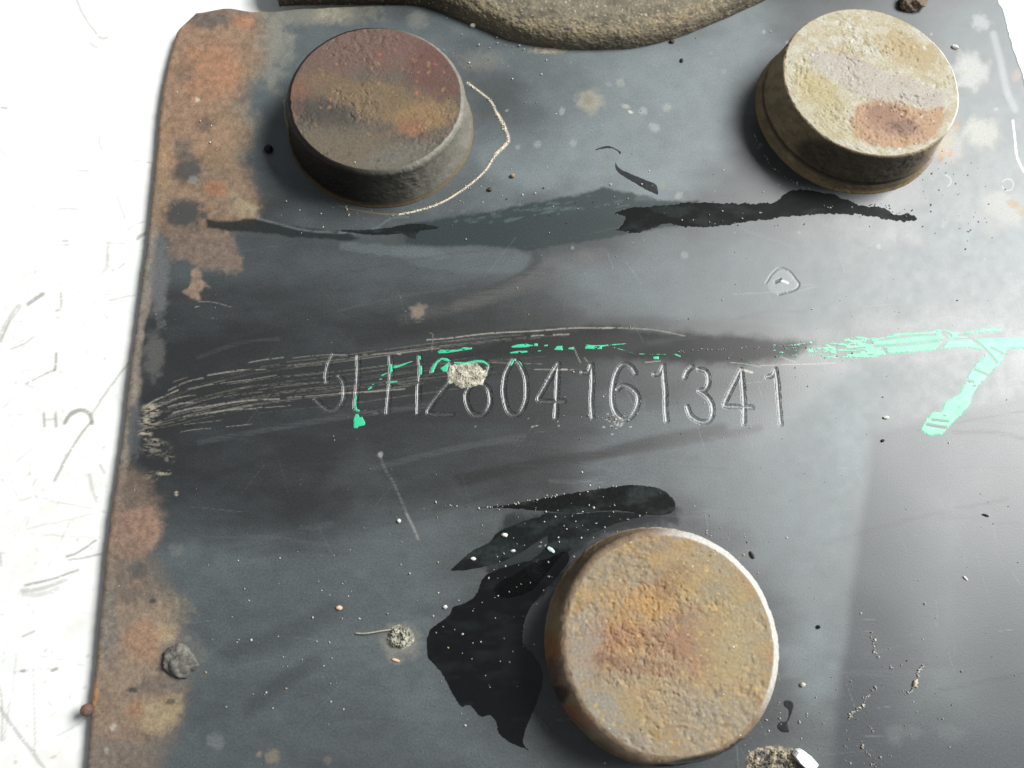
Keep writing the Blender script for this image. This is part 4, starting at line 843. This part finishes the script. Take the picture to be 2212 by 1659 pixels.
# ------------------------------------------------------------------ gritty casting at the top edge
def casting():
    out = Q('w', [(603, 60 - 48), (640, 9), (733, 8), (834, 8), (902, 13), (949, 25), (1003, 47), (1053, 67), (1104, 88), (1171, 101), (1239, 108), (1306, 108), (1374, 104), (1466, 81), (1551, 47), (1618, 17), (1655, 0), (1720, -40), (1780, -100), (1830, -180)])
    B, _ = resample(unproj(*smooth_line(out, 8).T), 620)
    for _i in range(8): B[1:-1] = (B[:-2] + B[1:-1] * 2 + B[2:]) / 4
    T = np.gradient(B, axis=0); T /= np.hypot(*T.T)[:, None]
    Nn = np.stack([-T[:, 1], T[:, 0]], -1)                      # towards the casting's body (away from the plate's middle)
    if Nn[300, 1] < 0: Nn = -Nn
    for _i in range(60): Nn[1:-1] = (Nn[:-2] + Nn[1:-1] * 2 + Nn[2:]) / 4
    prof = np.array([(0, -.0004), (.00005, .0006), (.0003, .0016), (.0008, .0027), (.0016, .0036), (.0028, .0043), (.0042, .0047), (.006, .0049), (.009, .0050), (.014, .0050), (.02, .0050)])
    pr = smooth_line(prof, 12)
    m = len(pr)
    P = np.zeros((m, len(B), 3))
    P[..., :2] = B[None] + Nn[None] * pr[:, None, 0:1]
    P[..., 2] = pr[:, None, 1]
    # from there the top runs straight back, away from the lens
    flat = pr[:, 0] > .006
    base = B[None] + Nn[None] * .006
    back = np.stack([np.zeros(len(B)), np.ones(len(B))], -1)
    P[flat, :, :2] = (base + back[None] * (pr[flat, 0] - .006)[:, None, None])
    s = np.concatenate([[0], np.cumsum(np.hypot(*np.diff(pr, axis=0).T))])[:, None] * 1000 * np.ones((1, len(B)))
    a = np.concatenate([[0], np.cumsum(np.hypot(*np.diff(B, axis=0).T))])[None] * 1000 * np.ones((m, 1))
    U, V = proj(P)
    cv = Canvas(U, V, alb((122, 113, 94)), .8)
    n = fbm(a.ravel() * .5, s.ravel() * .8, 3, 5, .6)
    g2 = fbm(a.ravel() * 2.2, s.ravel() * 2.2, 13, 4, .65)
    cv.col *= (.65 + .7 * n)[:, None]
    hi = sstep(2.8, 4.2, s.ravel()) * sstep(8.0, 5.5, s.ravel()) * .55  # lit band on the rounded shoulder, painted as a paler colour
    cv.col += (alb((168, 148, 108)) - cv.col) * (hi * sstep(.4, .6, g2))[:, None]
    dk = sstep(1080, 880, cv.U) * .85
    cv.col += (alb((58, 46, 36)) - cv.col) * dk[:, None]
    cv.col += (alb((86, 80, 68)) - cv.col) * (.5 * sstep(.55, .7, fbm(a.ravel() * .35, s.ravel() * .5, 33, 3)))[:, None]
    cv.col += (alb((215, 200, 165)) - cv.col) * (.7 * sstep(.76, .84, fbm(a.ravel() * 3.1, s.ravel() * 3.1, 23, 2)))[:, None]
    hgt = (.00034 * (g2 - .5) + .0004 * (n - .5)).reshape(s.shape) * sstep(.1, 1.0, s)
    P[..., 2] += hgt
    P[..., :2] -= Nn[None] * hgt[..., None] * .6 * (pr[:, None, 0:1] < .004)
    me = mesh_np('casting', P.reshape(-1, 3), grid_faces(m, len(B))[:, ::-1], cv.col, cv.rough)
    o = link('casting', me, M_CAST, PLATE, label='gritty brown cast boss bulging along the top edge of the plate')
casting()

# ------------------------------------------------------------------ lumps
def lump_mesh(name, rx, ry, rz, seed, colr, var=.4, sub=4, sharp=.5, freq=2., gloss=.75, col2=None):
    import bmesh
    bm = bmesh.new(); bmesh.ops.create_icosphere(bm, subdivisions=sub, radius=1)
    V = np.array([v.co[:] for v in bm.verts]); F = np.array([[v.index for v in f.verts] for f in bm.faces])
    bm.free()
    n = fbm(V[:, 0] * freq + V[:, 2] * 1.7 + seed, V[:, 1] * freq - V[:, 2] * 1.3, seed, 4, sharp)
    n2 = fbm(V[:, 0] * freq * 2 + 9, V[:, 1] * freq * 2 + V[:, 2] * 2, seed + 7, 4, .6)
    V = V * (1 + var * 2 * (n - .5))[:, None] * [rx, ry, rz]
    V[:, 2] += rz * .5
    c = np.tile(np.asarray(colr, float), (len(V), 1)) * (.65 + .7 * n2)[:, None]
    if col2 is not None: c += (np.asarray(col2) - c) * sstep(.5, .65, n2)[:, None]
    return mesh_np(name, V, F, c, np.full(len(V), gloss), smooth=sub > 2)
def mm(px, u=1106, v=830):     # plate-face pixels of the photo to metres at a place
    a = unproj([u, u + 1], [v, v]); return px * float(np.hypot(*(a[1] - a[0])))
def lump(name, u, v, w, hgt, rise, seed, colr, label=None, cat=None, rot=0., parent=None, mat=M_DIRT, group=None, z0=0., **kw):
    c = unproj(u, v, z0)
    k = mm(1, u, v)
    me = lump_mesh(name, w * k / 2, hgt * k / 2, rise * k / 2, seed, colr, **kw)
    o = link(name, me, mat, parent, (c[0], c[1], z0), label, cat, group)
    o.rotation_euler.z = rot
    return o

def dab(name, cu, cv_, ru, rv, rise, cols, label, cat, seed, freq=900., holes=0.):
    b = np.array([(cu - ru * 1.4, cv_ - rv * 1.4), (cu + ru * 1.4, cv_ + rv * 1.4), (cu - ru * 1.4, cv_ + rv * 1.4), (cu + ru * 1.4, cv_ - rv * 1.4)])
    def fn(X, Y, U, V):
        d = np.hypot((U - cu) / ru, (V - cv_) / rv) + .35 * (fbm(U / 14, V / 14, seed, 4, .6) - .5)
        k = 1.05 - d
        n = fbm(X * freq, Y * freq, seed, 5, .6)
        rid = np.abs(fbm(X * freq * 1.6, Y * freq * 1.2, seed + 3, 4, .6) - .5) * 2
        Z = -.00006 + rise * sstep(0, .4, k) * (.25 + 1.1 * n - .5 * sstep(.18, 0, rid))
        t = sstep(.35, .65, n)[..., None]
        c = alb(cols[0]) * (1 - t) + alb(cols[1]) * t
        c = c * (.75 + .5 * fbm(U / 5, V / 5, 6, 3))[..., None]
        return k, Z, c, np.full(X.shape, .75)
    return field(name, b, fn, M_DIRT, res=.00008, parent=None, label=label, cat=cat)
dab('clay_dab', 1007, 810, 44, 29, .0004, [(150, 146, 130), (205, 198, 178)], 'pale grey clay dab smeared over the engraved figures 2 and 8', 'clay dab', 4, 1100.)
dab('mud_dab', 865, 1376, 30, 27, .0010, [(128, 126, 114), (190, 188, 168)], 'round crusty grey mud dab with a thin fibre on its left', 'mud dab', 9, 1100.)
dab('dirt_ridge', 1672, 1646, 66, 36, .0009, [(104, 100, 94), (184, 170, 144)], 'crumbly dirt crust at the bottom edge beside the ochre bolt head', 'dirt crust', 12, 900.)

lump('weld_spatter', 391, 1428, 70, 58, 22, 6, alb((94, 92, 87)), parent=PLATE, mat=M_METAL, gloss=.6, var=.42, freq=2.2, sub=5, label='grey lump of weld spatter on the lower left of the plate', col2=alb((122, 118, 108)))
lump('weld_bead', 191, 1533, 28, 28, 28, 3, alb((112, 82, 70)), parent=PLATE, mat=M_RUST, gloss=.6, var=.10, sub=4, label='small brown weld bead stuck on the left edge', z0=-.0006)
lump('rust_lump', 1966, 8, 54, 46, 30, 8, alb((136, 120, 100)), 'brown crusty lump above the dusty tan bolt head at the top edge', 'rust lump', .3, var=.35, freq=1.8, sub=5, col2=alb((84, 70, 56)))
# shiny flake: a bevelled shard
def shard(u, v, L, W, T, rot, label):
    k = mm(1, u, v)
    X = np.array([-.5, -.42, .44, .5]) ; Yv = np.array([-.5, -.40, .42, .5])
    top = np.array([(-.48, -.34), (-.1, -.5), (.36, -.46), (.5, -.1), (.46, .40), (.1, .5), (-.36, .42), (-.5, .1)])
    P = []
    for zz, sc in ((0, 1.0), (.75, 1.04), (1, .92)):
        for i, (x, y) in enumerate(top): P.append((x * L * sc * k, y * W * sc * k, T * k * (zz + .12 * math.sin(i * 2.1) * (zz > .5))))
    P.append((0, 0, T * k * 1.02))
    n = 8; F = []
    for r in range(2):
        for i in range(n): F.append((r * n + i, r * n + (i + 1) % n, (r + 1) * n + (i + 1) % n, (r + 1) * n + i))
    me = bpy.data.meshes.new('metal_flake')
    me.from_pydata(P, [], F + [(2 * n + i, 2 * n + (i + 1) % n, 3 * n) for i in range(n)])
    at = me.attributes.new('tint', 'FLOAT_COLOR', 'POINT'); gl = me.attributes.new('gloss', 'FLOAT', 'POINT'); sp = me.attributes.new('sheen', 'FLOAT', 'POINT')
    for i in range(len(P)): at.data[i].color = (.62, .60, .56, 1) if i >= n else (.2, .18, .16, 1); gl.data[i].value = .4; sp.data[i].value = 1
    c = unproj(u, v)
    o = link('metal_flake', me, M_METAL, None, (c[0], c[1], .0003), label, 'metal flake')
    o.rotation_euler = (.12, .10, rot)
shard(1734, 1638, 52, 26, 18, -.55, 'bright angular metal flake lying on the dirt crust at the bottom edge')

# black lump standing in for a drilled hole
lump('hole_lump', 581, 324, 19, 19, 17, 2, (.008, .008, .008), 'small round black lump in place of a drilled hole, left of the reddish brown bolt head', 'drilled hole', var=.06, gloss=.45)

CR = [  # u, v, length, width, rise, turn, colour, label
 (1107, 381, 12, 10, 10, .3, (170, 140, 105), 'tan crumb below the point of the dusty arc'),
 (1058, 410, 11, 10, 9, .8, (96, 78, 62), 'brown crumb beside the lower end of the dusty arc'),
 (733, 1313, 14, 10, 8, .2, (235, 200, 160), 'peach coloured crumb left of the large oil stain above the mud dab'),
 (862, 1125, 9, 8, 8, .1, (240, 236, 225), 'round white crumb left of the ragged oil streak'),
 (855, 1426, 18, 6, 5, -.1, (226, 196, 160), 'orange sliver just below the round mud dab'),
 (2128, 1113, 15, 5, 4, -.2, (40, 38, 36), 'thin dark sliver alone at the far right below the green stripe'),
 (2085, 1249, 12, 5, 4, -.6, (235, 232, 225), 'small pale sliver on the bare right side of the plate'),
 (1767, 1354, 8, 9, 8, .2, (34, 32, 30), 'tiny dark crumb right of the ochre bolt head'),
 (1624, 1199, 18, 7, 7, -1., (60, 54, 46), 'dark curved chip by the upper right rim of the ochre bolt head'),
 (1021, 57, 13, 10, 10, .4, (225, 220, 205), 'white crumb against the left flank of the casting'),
 (1733, 1479, 12, 9, 8, .2, (215, 205, 185), 'pale crumb above the dumbbell shaped drip'),
 (1090, 1156, 14, 9, 7, .1, (245, 240, 225), 'white crumb on the tapering oil streak, the larger one'),
 (1022, 1207, 13, 7, 6, .1, (240, 235, 220), 'white crumb at the narrow tip of the tapering oil streak'),
 (962, 1311, 10, 8, 8, .3, (240, 236, 225), 'white crumb on the upper left border of the large oil stain'),
 (2062, 103, 15, 9, 8, -.2, (245, 243, 238), 'white chip just right of the dusty tan bolt head near the top'),
 (1472, 132, 8, 11, 5, .2, (40, 38, 36), 'black speck between casting and dusty tan bolt head'),
 (1451, 91, 12, 9, 8, .3, (70, 62, 54), 'dark crumb at the foot of the casting on its right'),
 (1914, 902, 13, 7, 6, .2, (240, 236, 228), 'white chip left of the hooked end of the green stripe'),
 (1906, 952, 8, 6, 5, .5, (56, 52, 50), 'dark crumb below the white chip left of the green hook'),
 (1976, 1476, 17, 9, 8, 1.1, (200, 185, 160), 'tan crumb at the foot of a line of dust lower right'),
 (1108, 1190, 11, 6, 5, .3, (225, 224, 215), 'pale twisted chip between tapering streak and bolt head'),
 (1190, 1188, 20, 9, 7, -.5, (205, 222, 220), 'bluish white curl of paint by the upper left of the ochre bolt head'),
]
for k, (u, v, a, b, c, r, colr, lab) in enumerate(CR):
    lump('dirt_crumb', u, v, a, b, c, k + 3, alb(colr, .8), lab, 'crumb', r, sub=2, var=.3, freq=1.6, gloss=.6, group='loose crumbs on the plate')

# thin fibre beside the mud dab
def fibre():
    p = smooth_line(Q('h', [(105, 795), (150, 797), (200, 792), (260, 782), (330, 772)]), 10)
    B = unproj(p[:, 0], p[:, 1], .0004)
    n = len(B); P = []
    for i in range(n):
        t = B[min(i + 1, n - 1)] - B[max(i - 1, 0)]; t /= np.hypot(*t); q = np.array([-t[1], t[0]])
        for a in np.linspace(0, 2 * math.pi, 6, endpoint=False):
            r = .00011
            P.append((B[i][0] + q[0] * r * math.cos(a), B[i][1] + q[1] * r * math.cos(a), .00025 + .0003 * math.sin(i / n * 3) + r * math.sin(a)))
    F = [(i * 6 + k, i * 6 + (k + 1) % 6, (i + 1) * 6 + (k + 1) % 6, (i + 1) * 6 + k) for i in range(n - 1) for k in range(6)]
    P = np.array(P)
    me = mesh_np('fibre', P, np.array(F), np.tile(alb((190, 180, 160)), (len(P), 1)), np.full(len(P), .7))
    link('fibre', me, M_DIRT, None, (0, 0, 0), 'thin pale fibre sticking out to the left of the mud dab', 'fibre')
fibre()

# ------------------------------------------------------------------ fine grit scattered over the plate (uncountable)
def grit():
    rr = random.Random(11)
    pts = []
    def add(u, v, s, c): pts.append((u, v, s, c))
    W = (215, 212, 202); T = (190, 172, 142); Dk = (60, 55, 48)
    G = (150, 148, 140)
    for _ in range(90): add(rr.uniform(1100, 2200), rr.uniform(20, 1655), rr.choice([1.6, 2, 2.4, 3, 3.6]), (255, 254, 250))  # extra white grains on the right, their colour standing in for sparkle
    for _ in range(340): add(rr.uniform(260, 2200), rr.uniform(20, 1655), rr.choice([1.2, 1.4, 1.6, 2, 2, 3]), rr.choice([W, T, G, G]))
    def cluster(u, v, su, sv, n, s=(2, 2.5, 3.5, 4.5), cs=(W, W, T)):
        for _ in range(int(n * .6)): add(rr.gauss(u, su), rr.gauss(v, sv), rr.choice(s), rr.choice(cs))
    cluster(1030, 1390, 60, 90, 36); cluster(1120, 1250, 60, 60, 40); cluster(1230, 1120, 120, 25, 60); cluster(1560, 1180, 45, 40, 50); cluster(1280, 1170, 60, 40, 26)
    cluster(1900, 455, 60, 10, 40); cluster(1560, 475, 80, 12, 30); cluster(2000, 380, 70, 60, 40); cluster(2080, 480, 50, 40, 30); cluster(1200, 420, 150, 60, 40); cluster(1110, 130, 60, 50, 30); cluster(1020, 90, 60, 40, 18)
    cluster(850, 1300, 120, 90, 40); cluster(640, 1440, 90, 70, 40); cluster(560, 1300, 100, 60, 20); cluster(1330, 905, 30, 12, 34); cluster(1180, 440, 160, 30, 30, cs=(Dk, W)); cluster(700, 460, 120, 20, 26)
    cluster(430, 200, 40, 100, 20, cs=(T, W)); cluster(1900, 1480, 120, 80, 70); cluster(1700, 1570, 50, 30, 20); cluster(1880, 1620, 40, 30, 30); cluster(1690, 770, 90, 12, 26, cs=((120, 225, 185), W)); cluster(1100, 100, 20, 8, 8)
    def chain(pl, n, s=(2.5, 3.5, 4.5)):
        p = smooth_line(pl, 20)
        for _ in range(n):
            q = p[rr.randrange(len(p))]; add(q[0] + rr.gauss(0, 1.6), q[1] + rr.gauss(0, 1.6), rr.choice(s), rr.choice((W, T, W)))
    chain(Q('i', [(1265, 810), (1250, 850), (1248, 900), (1262, 925), (1300, 965), (1365, 1015)]), 22); chain(Q('i', [(1260, 1135), (1205, 1190), (1180, 1260), (1110, 1300), (1085, 1350)]), 40); chain(Q('i', [(1570, 1000), (1540, 1030), (1525, 1100), (1510, 1130), (1470, 1180)]), 50)
    chain(Q('i', [(1170, 1490), (1180, 1540), (1240, 1590), (1260, 1650)]), 16); chain(Q('b', [(820, 530), (970, 650), (1010, 730), (1050, 800), (1080, 890), (1060, 930), (1000, 990), (930, 1100), (800, 1210), (650, 1300), (500, 1350), (380, 1372)]), 190, (1.6, 2.2, 3, 3.6)); chain(Q('b', [(1010, 730), (1050, 800), (1080, 890)]), 60, (2, 3, 4))
    chain(Q('c', [(480, 860), (520, 960), (600, 1070), (700, 1150), (850, 1220)]), 26, (2, 3)); chain(Q('b', [(40, 1320), (60, 1380)]), 14); chain(Q('b', [(500, 1300), (620, 1230), (720, 1150), (760, 1080)]), 22, (3, 4, 5)); chain(Q('f', [(0, 620), (400, 600), (800, 580)]), 40, (1.8, 2.5))
    chain(Q('e', [(600, 1580), (800, 1620), (1050, 1610), (1300, 1560), (1800, 1480)]), 40, (2, 3, 4))
    lumps_c = [(813, 209, .0098, .0172), (1882, 173, .0105, .0182), (1447, 1391, .0095, .0173)]
    octv = np.array([(1, 0, 0), (0, 1, 0), (-1, 0, 0), (0, -1, 0), (0, 0, 1), (0, 0, -1)], float)
    octf = np.array([(0, 1, 4), (1, 2, 4), (2, 3, 4), (3, 0, 4), (1, 0, 5), (2, 1, 5), (3, 2, 5), (0, 3, 5)])
    Vs, Fs, Cs = [], [], []
    lx = LEFT[::-1]
    for (u, v, s, c) in pts:
        if u < np.interp(v, lx[:, 1], lx[:, 0]) + 12: continue
        x, y = unproj(u, v)
        z = 0.
        for (bu, bv, bh, br) in lumps_c:
            bc = unproj(bu, bv, bh)
            px, py = unproj(u, v, bh)
            if math.hypot(px - bc[0], py - bc[1]) < br: x, y, z = px, py, bh
            elif math.hypot(x - bc[0], y - bc[1]) < br * 1.16: z = None
            if z is None or z > 0: break
        if z is None: continue
        if v < 112 and 900 < u < 1650: z = .0002
        r = s * mm(1, u, v) * .5
        k = len(Vs) * 6
        j = octv * [r * rr.uniform(.7, 1.3), r * rr.uniform(.7, 1.3), r * rr.uniform(.6, 1.1)] + np.array([[rr.uniform(-.2, .2) * r for _ in range(3)] for _ in range(6)])
        a = rr.uniform(0, 6.28)
        j = np.stack([j[:, 0] * math.cos(a) - j[:, 1] * math.sin(a), j[:, 0] * math.sin(a) + j[:, 1] * math.cos(a), j[:, 2]], -1)
        Vs.append(j + [x, y, z + r * .6 + .00004]); Fs.append(octf + k); Cs.append(np.tile(alb(c, .85), (6, 1)))
    V = np.vstack(Vs)
    me = mesh_np('grit', V, np.vstack(Fs), np.vstack(Cs), np.full(len(V), .55), smooth=False)
    link('grit', me, M_DIRT, None, (0, 0, 0), 'fine pale grit scattered over the plate and its bolt heads', 'grit', kind='stuff')
grit()
